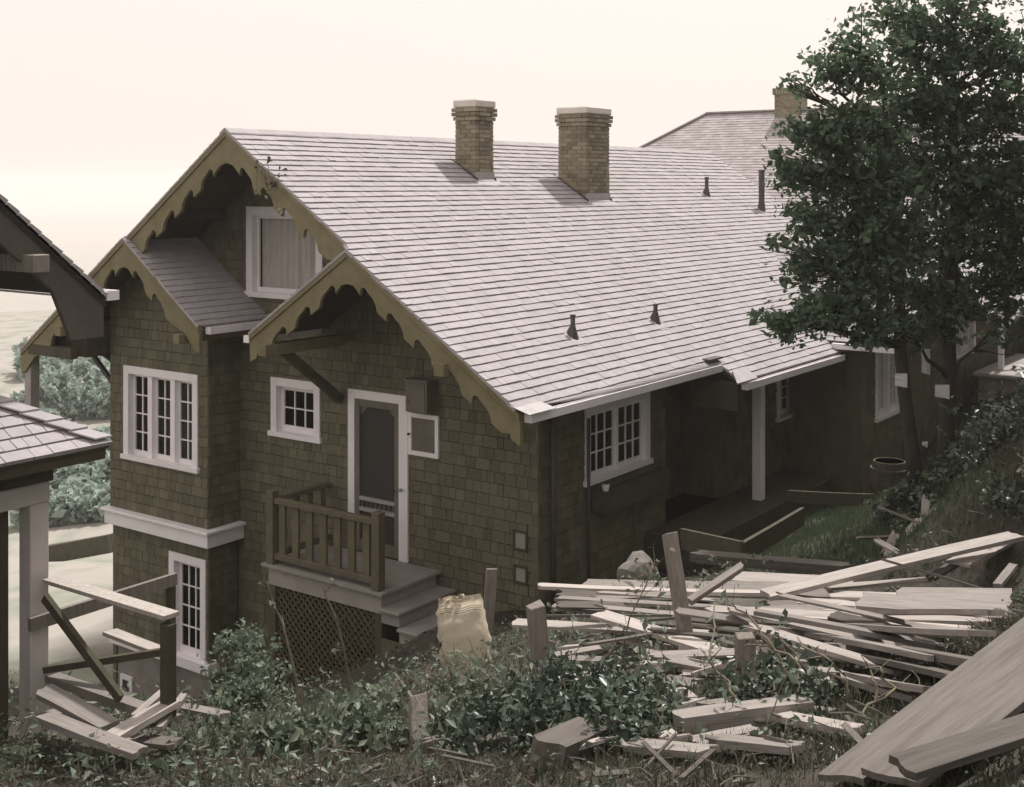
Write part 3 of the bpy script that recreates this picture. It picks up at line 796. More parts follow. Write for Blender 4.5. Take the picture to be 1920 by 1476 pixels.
# back porch post, deck and retaining boards
px_, pz = onY(1423, 925, 8.05)
MB().box(px_ - .075, px_ + .075, 7.98, 8.13, -4.799, zE(8.05) - .1).build('porch_post', M['white'], house, bevel=.008)
MB().box(15.0, 19.6, 7.7, YR - .03, -5.3, -4.80).build('back_porch_slab', M['beam'], house, bevel=.02)
# side porch on the far side: posts, beam, braces
for X in (XVL + .15, 14.6, 18):
    MB().box(X - .08, X + .08, 17.34, 17.50, -9.5, -2.66).build('side_porch_post', M['greypaint'], house, bevel=.008)
MB().box(XVL + .1, XEND, 17.36, 17.48, -2.66, -2.5).build('side_porch_beam', M['beam'], house)
MB().box(XVL + .02, XVL + .14, YB1, 17.34, -2.62, -2.46).build('side_porch_beam', M['beam'], house)
MB().bar((XB + .1, 16.9, -2.62), (XB + .1, YB1 - .02, -3.15), .06, .06, up=(1, 0, 0)).build('side_porch_brace', M['metal'], house)
MB().box(XVL + .3, XG, YB1 + .0, YL, -2.62, -2.1).build('side_porch_spandrel', M['beam'], house)
# window box and downpipe on the long wall
wx0 = onY(1118, 930, YR - .1)[0]; wx1 = onY(1238, 890, YR - .1)[0]; wz = onY(1118, 918, YR - .1)[1]
wb = MB().box(wx0, wx1, YR - .26, YR - .24, wz - .3, wz).box(wx0, wx1, YR - .24, YR - .03, wz - .3, wz - .28).box(wx0, wx0 + .02, YR - .24, YR - .03, wz - .28, wz).box(wx1 - .02, wx1, YR - .24, YR - .03, wz - .28, wz)
wb.box(wx0 + .02, wx1 - .02, YR - .24, YR - .03, wz - .28, wz - .05)
wb.build('window_box', M['beam'], house)
dpx = onY(1104, 950, YR - .08)[0]
MB().tube([(dpx, YR - .08, -3.0), (dpx, YR - .08, -5.2)], .022, 8).build('downpipe', M['metal'], house, smooth=True)
MB().tube([(12.62, YR - .1, -2.5), (12.62, YR - .1, -5.2)], .035, 8).build('downpipe', M['metal'], house, smooth=True)

# ---- front porch
PX0, PX1, PY0, PY1, PZ = 11.33, XG - .035, 10.18, 12.23, -4.985
porch = MB().box(PX0 + .03, PX1, PY0 + .03, PY1 - .03, PZ - .28, PZ - .036).build('porch', M['greypaint'], house, bevel=.004)
nb = 9
for k in range(nb):
    x0 = PX0 - .04 + (PX1 - PX0 + .04) * k / nb; x1 = PX0 - .04 + (PX1 - PX0 + .04) * (k + 1) / nb
    MB().box(x0 + .001, x1 - .001, PY0 - .04, PY1 + .04, PZ - .035, PZ + random.uniform(-.001, .001)).build('deck_board', M['greypaint'], porch)
zst = PZ
for k in range(2):
    y1_ = PY0 + .03 - k * .29; y0_ = y1_ - .29; zt = PZ - .19 * (k + 1)
    MB().box(PX0 + .03, PX1, y0_, y1_ - .001, zt - .19, zt - .037).build('riser', M['greypaint'], porch)
    MB().box(PX0 - .03, PX1, y0_ - .04, y1_ - .002, zt - .036, zt).build('step_tread', M['greypaint'], porch, bevel=.006)
MB().box(PX0 + .03, PX0 + .05, PY0 - .55, PY0 + .03, PZ - .95, PZ - .57).build('step_skirt', M['balus'], porch)
def post(x, y, z0, z1, s=.125): MB().box(x - s / 2, x + s / 2, y - s / 2, y + s / 2, z0, z1).build('railing_post', M['balus'], porch, bevel=.006)
post(PX0 + .05, PY0 + .10, PZ, PZ + .96); post(PX0 + .05, PY1 - .09, PZ, PZ + .96)
ra, rb_ = PY0 + .165, PY1 - .155
MB().box(PX0 + .0, PX0 + .10, ra, rb_, PZ + .80, PZ + .87).build('hand_rail', M['balus'], porch, bevel=.008)
MB().box(PX0 + .01, PX0 + .09, ra, rb_, PZ + .07, PZ + .15).build('bottom_rail', M['balus'], porch, bevel=.006)
for k in range(7):
    y = ra + (rb_ - ra) * (k + .5) / 7
    MB().box(PX0 + .03, PX0 + .07, y - .055, y + .055, PZ + .151, PZ + .799).build('baluster', M['balus'], porch)
MB().box(PX0 + .12, PX1, PY1 - .14, PY1 - .04, PZ + .80, PZ + .87).build('hand_rail', M['balus'], porch, bevel=.008)
MB().box(PX0 + .12, PX1, PY1 - .13, PY1 - .05, PZ + .07, PZ + .15).build('bottom_rail', M['balus'], porch)
for k in range(4):
    x = PX0 + .12 + (PX1 - PX0 - .12) * (k + .5) / 4
    MB().box(x - .045, x + .045, PY1 - .11, PY1 - .07, PZ + .151, PZ + .799).build('baluster', M['balus'], porch)
# lattice skirt
LZ0, LZ1 = -6.9, PZ - .281
lx = PX0 + .06
MB().box(lx - .03, lx + .04, PY1 - .16, PY1 - .03, LZ0 - .4, LZ1).build('lattice_post', M['lattice'], porch)
MB().box(lx - .03, lx + .04, PY0 + .03, PY0 + .14, LZ0 - .4, LZ1).build('lattice_post', M['lattice'], porch)
ly0, ly1 = PY0 + .14, PY1 - .16
def lat(sgn, xo):
    sp = .105; Hh = LZ1 - LZ0; Ww = ly1 - ly0
    k = -Hh
    while k < Ww:
        pts = []
        t0 = max(0, -k); t1 = min(Hh, Ww - k)
        if t1 - t0 > .05:
            y0_, y1_ = ly0 + k + t0, ly0 + k + t1
            if sgn < 0: y0_, y1_ = ly0 + ly1 - y0_, ly0 + ly1 - y1_
            MB().bar((xo, y0_, LZ0 + t0), (xo, y1_, LZ0 + t1), .034, .008, up=(1, 0, 0)).build('lattice_slat', M['lattice'], porch)
        k += sp
lat(1, lx); lat(-1, lx + .0095)
MB().box(PX0 + .1, PX1, PY0 + .05, PY0 + .09, LZ0, LZ1).build('skirt_board', M['beam'], porch)
MB().box(PX0 + .1, PX1, PY1 - .12, PY1 - .05, LZ0, LZ1).build('skirt_board', M['lattice'], porch)

# ---- chimneys
def chimney(x0, x1, y0, y1, ztop, capw, label):
    zb = zE(y0) - .15
    ch = MB().box(x0 + .012, x1 - .012, y0 + .012, y1 - .012, zb, ztop - .172).build('chimney', M['mortar'], roofo)
    ch['label'] = label
    bm = MB().box(-.5, .5, -.5, .5, -.5, .5)
    o0 = org(roofo)
    bme = bpy.data.meshes.new('brick'); bme.from_pydata(bm.v, [], bm.f); bme.materials.append(M['brick'])
    rest = MB()
    z = zb; row = 0; hC = .068
    while z + hC < ztop - .17:
        g = 0.0
        left = ztop - .17 - z
        if left < .26: g = .025
        if left < .18: g = .045
        X0, X1, Y0, Y1 = x0 - g, x1 + g, y0 - g, y1 + g
        for face in range(4):
            if face in (0, 2): c0, c1 = Y0, Y1
            else: c0, c1 = X0 + (.098), X1 - (.098)
            n = max(1, round((c1 - c0) / .205)); bl = (c1 - c0) / n
            cuts = [c0 + bl * k for k in range(n + 1)]
            if row % 2: cuts = [c0] + [c0 + bl * (k + .5) for k in range(n)] + [c1]
            for k in range(len(cuts) - 1):
                e0, e1 = cuts[k] + .005, cuts[k + 1] - .005
                if e1 - e0 < .03: continue
                j = random.uniform(-.004, .004)
                if face == 0: bb = (X0 + j, X0 + .095, e0, e1)
                elif face == 2: bb = (X1 - .095, X1 + j, e0, e1)
                elif face == 1: bb = (e0, e1, Y0 + j, Y0 + .095)
                else: bb = (e0, e1, Y1 - .095, Y1 + j)
                if face in (0, 1) and z > zE(y1 if face == 0 else y0) - .1 and chimney.n < 300:
                    ob = bpy.data.objects.new('brick', bme); COL.objects.link(ob); ob.parent = roofo if False else roofo
                    ob.parent = roofo
                    ob.matrix_basis = Matrix.Translation(Vector(((bb[0] + bb[1]) / 2, (bb[2] + bb[3]) / 2, z + hC / 2)) - o0) @ Matrix.Diagonal((bb[1] - bb[0], bb[3] - bb[2], hC - .011, 1))
                    chimney.n += 1
                else: rest.box(bb[0], bb[1], bb[2], bb[3], z + .005, z + hC - .006)
        z += hC; row += 1
    tag(rest.build('bricks', M['brick'], roofo), kind='stuff')
    MB().box(x0 - .03, x1 + .03, y0 - .03, y1 + .03, z + .001, z + .13).build('chimney_cap', M['cap'], roofo, bevel=.02)
    # stepped flashing
    fl = MB()
    fl.hexa([(x0 - .07, y0 - .16, zE(y0 - .16) + .014), (x1 + .07, y0 - .16, zE(y0 - .16) + .014), (x1 + .07, y0, zE(y0) + .014), (x0 - .07, y0, zE(y0) + .014),
             (x0 - .07, y0 - .16, zE(y0 - .16) + .02), (x1 + .07, y0 - .16, zE(y0 - .16) + .02), (x1 + .07, y0, zE(y0) + .022), (x0 - .07, y0, zE(y0) + .022)])
    fl.box(x0 - .008, x1 + .008, y0 - .012, y0 - .001, zE(y0), zE(y0) + .13)
    fl.build('flashing', M['lead'], roofo)
    for xx in (x0 - .012, x1 + .001):
        sd = MB()
        sd.hexa([(xx, y0 - .05, zE(y0 - .05) + .0), (xx + .011, y0 - .05, zE(y0 - .05)), (xx + .011, y1 + .10, zE(y1 + .10)), (xx, y1 + .10, zE(y1 + .10)),
                 (xx, y0 - .05, zE(y0 - .05) + .06), (xx + .011, y0 - .05, zE(y0 - .05) + .06), (xx + .011, y1 + .10, zE(y1 + .10) + .03), (xx, y1 + .10, zE(y1 + .10) + .03)])
        sd.build('side_flashing', M['metal'], roofo)
chimney.n = 0
chimney(15.39, 15.86, 11.86, 12.27, 1.39, .06, 'slender buff brick chimney with pale cap')
chimney(17.77, 18.53, 11.33, 11.90, 1.41, .06, 'broad buff brick chimney with pale cap')

# ---- vent pipes through the long roof
def roof_hit(px, py):
    t = (px - CX) / FOC
    d = (ZRG - PR * YRG) / (-(py - CY) / FOC - PR * (FY + t * RY))
    return P(px, py, d), d
for (px, pyb, pyt, wpx) in ((1074, 640, 598, 9), (1229, 612, 578, 8), (1325, 375, 340, 7), (1428, 403, 327, 11)):
    p, d = roof_hit(px, pyb - 8); h = (pyb - pyt) / FOC * d; r = wpx / FOC * d / 2
    vp = MB().tube([p + Vector((0, 0, -.1)), p + Vector((0, 0, h - .03)), p + Vector((0, 0, h - .03)), p + Vector((0, 0, h))], [r, r, r * 1.2, r * 1.2], 10).build('vent_pipe', M['metal'], roofo, smooth=False)
    c = MB(); n = 10; base = []; tp = []
    for k in range(n):
        th = 2 * math.pi * k / n
        q = p + Vector((math.cos(th) * .085, math.sin(th) * .085, 0)); q.z = zE(q.y) + .012; base.append(q)
        tp.append(p + Vector((math.cos(th) * r * 1.1, math.sin(th) * r * 1.1, .15)))
    for k in range(n): c.quad(base[k], base[(k + 1) % n], tp[(k + 1) % n], tp[k])
    fp = [p + Vector((sx * .13, sy, 0)) for sx, sy in ((-1, -.17), (1, -.17), (1, .1), (-1, .1))]
    for q in fp: q.z = zE(q.y) + .013
    c.build('vent_collar', M['metal'], roofo, smooth=True)
    MB().prism(fp, (0, 0, .006)).build('vent_flashing', M['lead'], roofo)

# porch at the right-hand end of the house
MB().box(25.6, 25.7, 6.55, 6.65, -4.9, -2.4).build('end_porch_post', M['white'], house)
MB().bar((25.65, 6.6, -3.0), (26.6, 6.3, -2.35), .09, .09).build('end_porch_brace', M['greypaint'], house)
MB().box(25.1, 28, 6.0, 6.9, -4.45, -3.75).build('end_porch_parapet', M['greypaint'], house, bevel=.02)
MB().box(24.9, 28.2, 5.9, 6.95, -3.748, -3.66).build('parapet_coping', M['greypaint'], house, bevel=.02)

# ------------------------------------------------------------------ hip-roofed house behind
hx, hz, hp = 36.0, 2.28, .71
far = thing('hip_roofed_house', (36, 14, -6), 'larger house behind with grey hipped shingle roof and brick chimney', 'house')
Ff = roofFX(hx, hz, hp, -1); bf = 6.0 / Ff.c
fy1 = 18.35
mb = MB()
mb.prism([Ff(2, 0, -.05), Ff(fy1, 0, -.05), Ff(fy1 + 6, bf, -.05), Ff(2, bf, -.05)], Ff(0, 0, -.005) - Ff(0, 0, -.05))
Ff2 = roofFX(hx, hz, hp, 1)
mb.prism([Ff2(2, 0, -.05), Ff2(fy1, 0, -.05), Ff2(fy1 + 6, bf, -.05), Ff2(2, bf, -.05)], Ff2(0, 0, -.005) - Ff2(0, 0, -.05))
zlow = hz - hp * 6
mb.prism([(hx, fy1, hz - .05), (hx - 6, fy1 + 6, zlow - .05), (hx + 6, fy1 + 6, zlow - .05)], (0, 0, .045))
fro = mb.build('roof', M['roof_far'], far)
fr = fill(Ff, lambda b: (2, fy1 + b * Ff.c), 0, bf, .14, (.15, .32), .016)
lay(fr, 'roof_shingle', M['roof_far'], fro, 0, 'roof_shingles')
mb = MB(); mb.bar((hx, fy1, hz + .03), (hx - 6, fy1 + 6, zlow + .03), .22, .04); mb.bar((hx, 2, hz + .02), (hx, fy1, hz + .02), .2, .05)
mb.build('ridge_caps', M['roof_far'], fro)
MB().box(hx - 5.5, hx + 5.5, 2.5, fy1 + 5.5, -8, zlow).build('wall', M['wall'], far)
cpy0 = onX(1461, 200, hx)[0]; cpy1 = onX(1505, 200, hx)[0]; czt = onX(1480, 169, hx)[1]
fch = MB().box(hx - .35, hx + .35, cpy1, cpy0, hz - .3, czt - .15).build('chimney', M['mortar'], fro)
rest = MB(); z = hz - .2; row = 0
while z < czt - .22:
    n = 4
    for k in range(n + (row % 2)):
        a = cpy1 + (cpy0 - cpy1) * (k - (.5 if row % 2 else 0)) / n; e = a + (cpy0 - cpy1) / n
        a = max(a, cpy1); e = min(e, cpy0)
        rest.box(hx - .365, hx - .351, a + .01, e - .01, z + .006, z + .064)
        xa = hx - .35 + .7 * max(0, (k - (.5 if row % 2 else 0))) / n
        rest.box(xa + .01, min(xa + .165, hx + .35), cpy1 - .014, cpy1 - .001, z + .006, z + .064)
    z += .075; row += 1
n = 9
for k in range(n):
    a = cpy1 - .05 + (cpy0 - cpy1 + .1) * k / n
    rest.box(hx - .42, hx - .3, a + .012, a + (cpy0 - cpy1 + .1) / n - .012, z, z + .2)
rest.box(hx - .3, hx + .35, cpy1 - .03, cpy0 + .03, z, z + .18)
tag(rest.build('bricks', M['brick'], fro), kind='stuff')

# ------------------------------------------------------------------ neighbouring cottage at the left edge
NY = 8.8
cot = thing('neighbouring_cottage', (5.2, 9.4, -4.6), 'cottage corner at the left edge with plain bargeboard and white porch post', 'house')
ex, ez = onY(185, 545, NY); ap = .867
ax_, az_ = 4.3, ez + ap * (ex - 4.3)
Fn = roofFX(ax_, az_, ap, 1); Fn2 = roofFX(ax_, az_, ap, -1); bn = (ex - ax_ + .02) / Fn.c
mb = MB().fbox(Fn, NY - .03, NY + 3.2, 0, bn, -.05, -.004).fbox(Fn2, NY - .03, NY + 3.2, 0, bn, -.05, -.004)
cro = mb.build('roof', M['soffit'], cot)
rr = fill(Fn, lambda b: (NY - .06, NY + 3.2), 0, bn + .03, .127, (.1, .25), .014) + fill(Fn2, lambda b: (NY - .06, NY + 3.2), 0, bn + .03, .127, (.1, .25), .014)
lay(rr, 'roof_shingle', M['roof'], cro, 0, 'roof_shingles')
def rk(x, drop): return Vector((x, NY, az_ - ap * abs(x - ax_) - drop))
tail = ex + .03
zt_ = rk(tail, 0).z
low = [rk(ax_, .34), rk(tail - .46, .34), Vector((tail - .36, NY, zt_ + .02 - .20)), Vector((tail - .31, NY, zt_ - .30)), Vector((tail - .30, NY, zt_ - .36)), Vector((tail + .02, NY, zt_ - .36))]
MB().prism([rk(ax_, .02), rk(tail, .02), Vector((tail + .02, NY, zt_ - .05))] + low[::-1], (0, .05, 0)).build('bargeboard', M['cotbarge'], cot)
MB().prism([rk(ax_, .02), rk(2 * ax_ - tail, .02), rk(2 * ax_ - tail, .36), rk(ax_, .34)], (0, .05, 0)).build('bargeboard', M['cotbarge'], cot)
for k, dr in enumerate((.0, .045)):
    MB().hexa([rk(ax_, dr + .04) + Vector((0, -.03 + .012 * k, 0)), rk(tail + .03, dr + .04) + Vector((0, -.03 + .012 * k, 0)), rk(tail + .03, dr + .04) + Vector((0, -.002, 0)), rk(ax_, dr + .04) + Vector((0, -.002, 0)),
               rk(ax_, dr) + Vector((0, -.03 + .012 * k, 0)), rk(tail + .03, dr) + Vector((0, -.03 + .012 * k, 0)), rk(tail + .03, dr) + Vector((0, -.002, 0)), rk(ax_, dr) + Vector((0, -.002, 0))]).build('verge_moulding', M['beam'], cot)
gx = tail + .02
MB().box(gx, gx + .12, NY - .03, NY + 3.2, zt_ - .06, zt_ - .04).box(gx + .10, gx + .12, NY - .03, NY + 3.2, zt_ - .04, zt_ + .02).box(gx, gx + .12, NY - .045, NY - .031, zt_ - .06, zt_ + .02).build('gutter', M['white'], cot)
bx, bz = onY(70, 494, NY - .1)
MB().box(bx - .07, bx + .07, NY - .16, NY + .8, bz - .07, bz + .07).build('purlin_end', M['stake'], cot, bevel=.006)
# its wall, porch with hipped roof
zc_ = lambda x: az_ - ap * abs(x - ax_) - .12
MB().prism([(2.85, 9.75, -6.4), (5.75, 9.75, -6.4), (5.75, 9.75, zc_(5.75)), (ax_, 9.75, zc_(ax_)), (2.85, 9.75, zc_(2.85))], (0, 2.1, 0)).build('wall', M['wall'], cot)
hyE, hpz, hpp = 8.2, -2.0, .587
hxE = onY(205, 828, hyE)[0]
Fh = roofF(hyE + 1.4, hpz + hpp * 1.4, hpp, -1)
bh = 1.4 / Fh.c
mb = MB(); rxr = hxE - 1.4
ptsA = [(1.0, hyE, hpz), (hxE, hyE, hpz), (rxr, hyE + 1.4, hpz + hpp * 1.4), (1.0, hyE + 1.4, hpz + hpp * 1.4)]
mb.prism([Vector(p) + Vector((0, 0, -.045)) for p in ptsA], (0, 0, .04))
ptsB = [(hxE, hyE, hpz), (hxE, hyE + 2.8, hpz), (rxr, hyE + 1.4, hpz + hpp * 1.4)]
mb.prism([Vector(p) + Vector((0, 0, -.045)) for p in ptsB], (0, 0, .04))
pro = mb.build('porch_roof', M['soffit'], cot)
rr = fill(Fh, lambda b: (1.0, rxr + b * Fh.c), 0, bh + .02, .127, (.10, .24), .014)
lay(rr, 'porch_shingle', M['roof'], pro, 30, 'porch_shingles')
n = 11
for k in range(n):
    t0, t1 = k / n, (k + 1.12) / n
    A = Vector((rxr, hyE + 1.4, hpz + hpp * 1.4)); B = Vector((hxE, hyE, hpz))
    p0, p1 = A.lerp(B, t0), A.lerp(B, min(t1, 1.02)); up = Vector((0, 0, .016 + .006))
    mbc = MB(); ln = (B - A).normalized()
    s1v = Vector((-.13, 0, 0)) ; 
    q0 = p0 + up + Vector((0, 0, .006)); q1 = p1 + up + Vector((0, 0, .024))
    mbc.prism([q0, q1, q1 + Vector((-.15, .0, 0.0)) , q0 + Vector((-.15, .0, 0.0))], (0, 0, .012))
    mbc.prism([q0, q1, q1 + Vector((0, .13, -.004)), q0 + Vector((0, .13, -.004))], (0, 0, .012))
    mbc.build('hip_cap', M['roof'], pro)
MB().box(1.0, hxE - .02, hyE + .02, hyE + .06, hpz - .13, hpz - .046).build('fascia', M['beam'], cot)
MB().box(hxE - .07, hxE - .03, hyE + .06, hyE + 2.4, hpz - .13, hpz - .046).build('fascia', M['beam'], cot)
pX = onY(68, 1000, 8.6)[0]
MB().box(pX - .3, hxE - .25, 8.56, 8.7, hpz - .30, hpz - .131).build('porch_bracket', M['beam'], cot)
MB().box(1.0, pX + .09, 8.55, 8.71, hpz - .46, hpz - .301).build('porch_beam', M['offwhite'], cot, bevel=.01)
MB().box(pX - .08, pX + .08, 8.55, 8.71, -5.2, hpz - .461).build('porch_post', M['offwhite'], cot, bevel=.01)
MB().box(1.0, pX - .16, 8.72, 8.78, -5.2, hpz - .47).build('porch_dark_sheet', M['beam'], cot)  # dark sheet standing in for the shaded porch interior

# railing at the cottage porch
rail = thing('porch_railing', (5.7, 7.4, -4.3), 'unfinished wooden railing with wide pale top board beside the white post', 'railing')
A0 = Vector((5.66, 8.5, -3.045)); A1 = P(322, 1155, 8.66)
MB().bar(A0, A1, .13, .03).build('top_board', M['lumber'], rail)
cp = P(318, 1165, 8.66)
MB().box(cp.x - .035, cp.x + .035, cp.y - .03, cp.y + .06, cp.z - .72, cp.z - .02).build('corner_post', M['beam'], rail)
MB().bar((5.66, 8.5, -3.80), P(330, 1352, 8.66), .10, .06).build('bottom_rail', M['lumber'], rail)
MB().bar(P(84, 1120, 9.3), P(226, 1310, 8.9), .07, .04, up=(1, 0, 0)).build('brace', M['beam'], rail)
MB().bar(P(84, 1256, 9.5), P(306, 1222, 9.2), .05, .05).build('middle_rail', M['beam'], rail)
MB().bar(P(55, 1172, 9.45), P(330, 1085, 10.54), .04, .10).build('side_rail', M['stake'], rail)
sp = P(320, 1085, 10.6); MB().box(sp.x - .03, sp.x + .03, sp.y - .03, sp.y + .03, -4.9, sp.z).build('side_post', M['beam'], rail)

# ------------------------------------------------------------------ loose lumber
def plank(p, q, wd, t, label, m='lumber', group=None, roll=0.0, name='plank', jit=.012, snap=0.0):
    p, q = Vector(p), Vector(q)
    if snap:
        for e in (p, q): e.z = ground(e.x, e.y) + t / 2 + .02 + snap
    else:
        lift = max(0, max(ground(c.x, c.y) + t / 2 + .015 - c.z for c in (p, (p + q) / 2, q))) if max(p.length, q.length) < 18 else 0
        p.z += lift; q.z += lift
    ax = (q - p).normalized()
    up = Vector((0, 0, 1)); sd = ax.cross(up).normalized(); u2 = sd.cross(ax)
    up = (u2 * math.cos(roll) + sd * math.sin(roll))
    L = (q - p).length
    mb = MB(); n = 4; nc = 5
    sd = ax.cross(up).normalized(); sag = random.uniform(-.010, .010) * L / 2; tw = random.uniform(-.05, .05)
    rag = [[random.uniform(-jit, jit) * (2.2 if random.random() < .3 else 1) for _ in range(nc)] for _ in range(2)]
    skew = [random.uniform(-.3, .3) * wd for _ in range(2)]
    for k in range(n + 1):
        f = k / n; b = sag * math.sin(math.pi * f)
        for side in (-1, 1):
            for c in range(nc):
                x = wd * (c / (nc - 1) - .5); e = 0
                if k in (0, n): e = rag[k // n][c] + skew[k // n] * (c / (nc - 1) - .5)
                wob = .004 * noise.noise((x * 9 + p.x, f * L * 2.0, p.y)) if c in (0, nc - 1) else 0
                mb.v.append((x + wob, side * t / 2 + b + tw * x * f + (.0 if side < 0 else .003 * noise.noise((x * 30, f * 5, p.z))), f * L + e))
    m2 = 2 * nc
    for k in range(n):
        A0, B0 = k * m2, (k + 1) * m2
        for c in range(nc - 1):
            mb.f.append((A0 + c, A0 + c + 1, B0 + c + 1, B0 + c)); mb.f.append((A0 + nc + c + 1, A0 + nc + c, B0 + nc + c, B0 + nc + c + 1))
        mb.f.append((A0 + nc, A0, B0, B0 + nc)); mb.f.append((A0 + nc - 1, A0 + 2 * nc - 1, B0 + 2 * nc - 1, B0 + nc - 1))
    for E, rv in ((0, 1), (n * m2, 0)):
        for c in range(nc - 1):
            q = (E + c, E + c + 1, E + nc + c + 1, E + nc + c); mb.f.append(q[::-1] if rv else q)
    o = mb.build(name, M[m], None)
    o.matrix_basis = Matrix(((sd.x, up.x, ax.x, p.x), (sd.y, up.y, ax.y, p.y), (sd.z, up.z, ax.z, p.z), (0, 0, 0, 1)))
    tag(o, label, 'plank' if name == 'plank' else 'board', group)
    return o
G_ = 'boards heaped on the slope'
PL_ = [
 ((1094, 1095, 11.2), (1340, 1099, 10.8), .20, .035, 'bright board end lying behind the longest top board of the heap'),
 ((1005, 1099, 10.3), (1440, 1113, 9.9), .16, .04, 'long pale board on top of the heap, its tip jutting toward the house corner'),
 ((1053, 1114, 10.0), (1560, 1138, 9.5), .12, .035, 'narrow board just below the jutting top board of the heap'),
 ((1047, 1122, 9.8), (1500, 1150, 9.2), .10, .03, 'thin board third down at the heap end nearest the house'),
 ((1037, 1137, 9.6), (1645, 1178, 8.8), .12, .04, 'long narrow board running under the leaning stake, ending splintered'),
 ((963, 1168, 9.2), (1330, 1190, 8.8), .14, .03, 'low board passing behind the square stake, lowest on the house side'),
 ((1330, 1170, 8.7), (1865, 1192, 8.2), .14, .045, 'long dark-edged board crossing the middle of the heap'),
 ((1400, 1178, 8.4), (1709, 1212, 8.0), .10, .04, 'board with a broken end halfway along the heap front'),
 ((1123, 1152, 8.9), (1360, 1226, 8.0), .20, .035, 'wide bright board sloping down across the scraps'),
 ((1418, 1200, 8.0), (1770, 1272, 7.3), .09, .04, 'slim grey board slanting down to the big foreground planks'),
 ((1370, 1182, 8.3), (1700, 1262, 7.6), .10, .035, 'shadowed board under the slim slanting grey board'),
 ((1418, 1240, 7.6), (1695, 1330, 6.8), .16, .035, 'pale board half hidden by brambles below the heap'),
 ((1306, 1056, 12.0), (1590, 1080, 11.6), .13, .09, 'thick grey beam lying along the back of the heap by the grass'),
 ((1380, 1082, 11.0), (1600, 1092, 10.6), .26, .03, 'wide bleached board flat behind the diagonal timber'),
 ((1330, 1104, 10.4), (1560, 1108, 10.0), .28, .03, 'broad bleached board between the leaning stake and the diagonal timber'),
 ((1436, 1116, 9.6), (1905, 1005, 10.6), .15, .05, 'long timber resting diagonally across the whole heap'),
 ((1552, 1102, 10.0), (1745, 1087, 10.2), .12, .03, 'thin board tucked beneath the long diagonal timber'),
 ((1745, 1084, 10.1), (1818, 1040, 10.7), .08, .04, 'short batten propped up near the end of the diagonal timber'),
 ((1565, 1116, 9.7), (1730, 1122, 9.3), .24, .03, 'short wide board beside the broad sheet of planking'),
 ((1680, 1120, 9.2), (1895, 1122, 8.9), .34, .03, 'broad flat sheet of planking at the far end of the heap'),
 ((1612, 1158, 8.7), (1893, 1182, 8.3), .26, .05, 'wide double board under the broad sheet of planking'),
 ((1712, 1220, 7.8), (1825, 1234, 7.5), .10, .05, 'stubby board sticking out beside the big foreground plank'),
 ((1560, 1196, 8.2), (1760, 1250, 7.6), .12, .05, 'dark board wedged behind the stubby board'),
 ((1796, 1075, 10.3), (1880, 1032, 10.9), .20, .04, 'dark board standing on edge near the frame edge'),
 ((1870, 1098, 9.8), (1900, 1060, 10.3), .07, .04, 'short stick leaning by the dark upright board'),
 ((1270, 1392, 5.9), (1515, 1360, 6.0), .12, .10, 'thick foreground beam with bright top below the third stake'),
 ((1268, 1303, 7.0), (1328, 1350, 6.4), .10, .03, 'short bright board lying on the leafy bush'),
 ((1020, 1436, 5.5), (1112, 1394, 5.9), .16, .12, 'sawn block of timber at the bottom among leaves'),
 ((1110, 1394, 5.95), (1150, 1384, 6.1), .10, .05, 'small offcut behind the sawn timber block'),
 ((1245, 1283, 7.4), (1310, 1292, 7.2), .12, .03, 'small pale offcut right below the scraps'),
 ((1300, 1400, 5.6), (1420, 1375, 5.75), .08, .03, 'dry lath lying along the thick foreground beam'),
]
PL_ += [
 ((1100, 1150, 9.6), (1480, 1172, 9.0), .14, .04, 'shaded lower-layer board beneath the splintered long board'),
 ((1180, 1162, 9.3), (1540, 1196, 8.6), .16, .04, 'shaded lower-layer board crossing under the leaning stake foot'),
 ((1290, 1128, 9.9), (1620, 1150, 9.3), .13, .04, 'weathered board with ragged edge in the heap middle'),
 ((1330, 1143, 9.5), (1660, 1168, 8.9), .15, .05, 'thick board just below the ragged-edged board'),
 ((1490, 1130, 9.6), (1640, 1137, 9.4), .12, .06, 'dark-ended beam piece under the diagonal timber foot'),
 ((1500, 1185, 8.5), (1820, 1212, 8.0), .16, .05, 'heavy lower board along the heap front'),
 ((1350, 1206, 8.2), (1560, 1246, 7.7), .10, .04, 'lower board by the flat short stake'),
 ((1440, 1222, 7.9), (1640, 1268, 7.3), .08, .04, 'thin lower lath slanting below the broken-ended board'),
 ((1600, 1140, 9.0), (1780, 1146, 8.7), .18, .04, 'plain board showing under the broad sheet of planking'),
 ((1180, 1200, 8.7), (1330, 1236, 8.1), .12, .03, 'pale board at the edge of the scraps'),
 ((1210, 1228, 8.1), (1350, 1252, 7.7), .13, .03, 'bright offcut board lowest among the scraps'),
 ((1230, 1260, 7.6), (1330, 1240, 7.8), .10, .03, 'crosswise offcut near the flat short stake'),
 ((1430, 1345, 6.5), (1560, 1365, 6.1), .10, .03, 'shaded lath under the brambles'),
 ((1400, 1285, 7.2), (1500, 1300, 6.9), .12, .10, 'dark chunk of timber behind the flat short stake'),
]
for k, (a, b, wd, t, lab) in enumerate(PL_):
    plank(P(*a), P(*b), wd, t * .72 if t < .08 else t, lab, group=G_, roll=random.uniform(-.16, .16), m=('lumber', 'lumber', 'darkboard', 'lumber', 'greyboard')[k % 5], jit=random.choice((.012, .02, .05)))
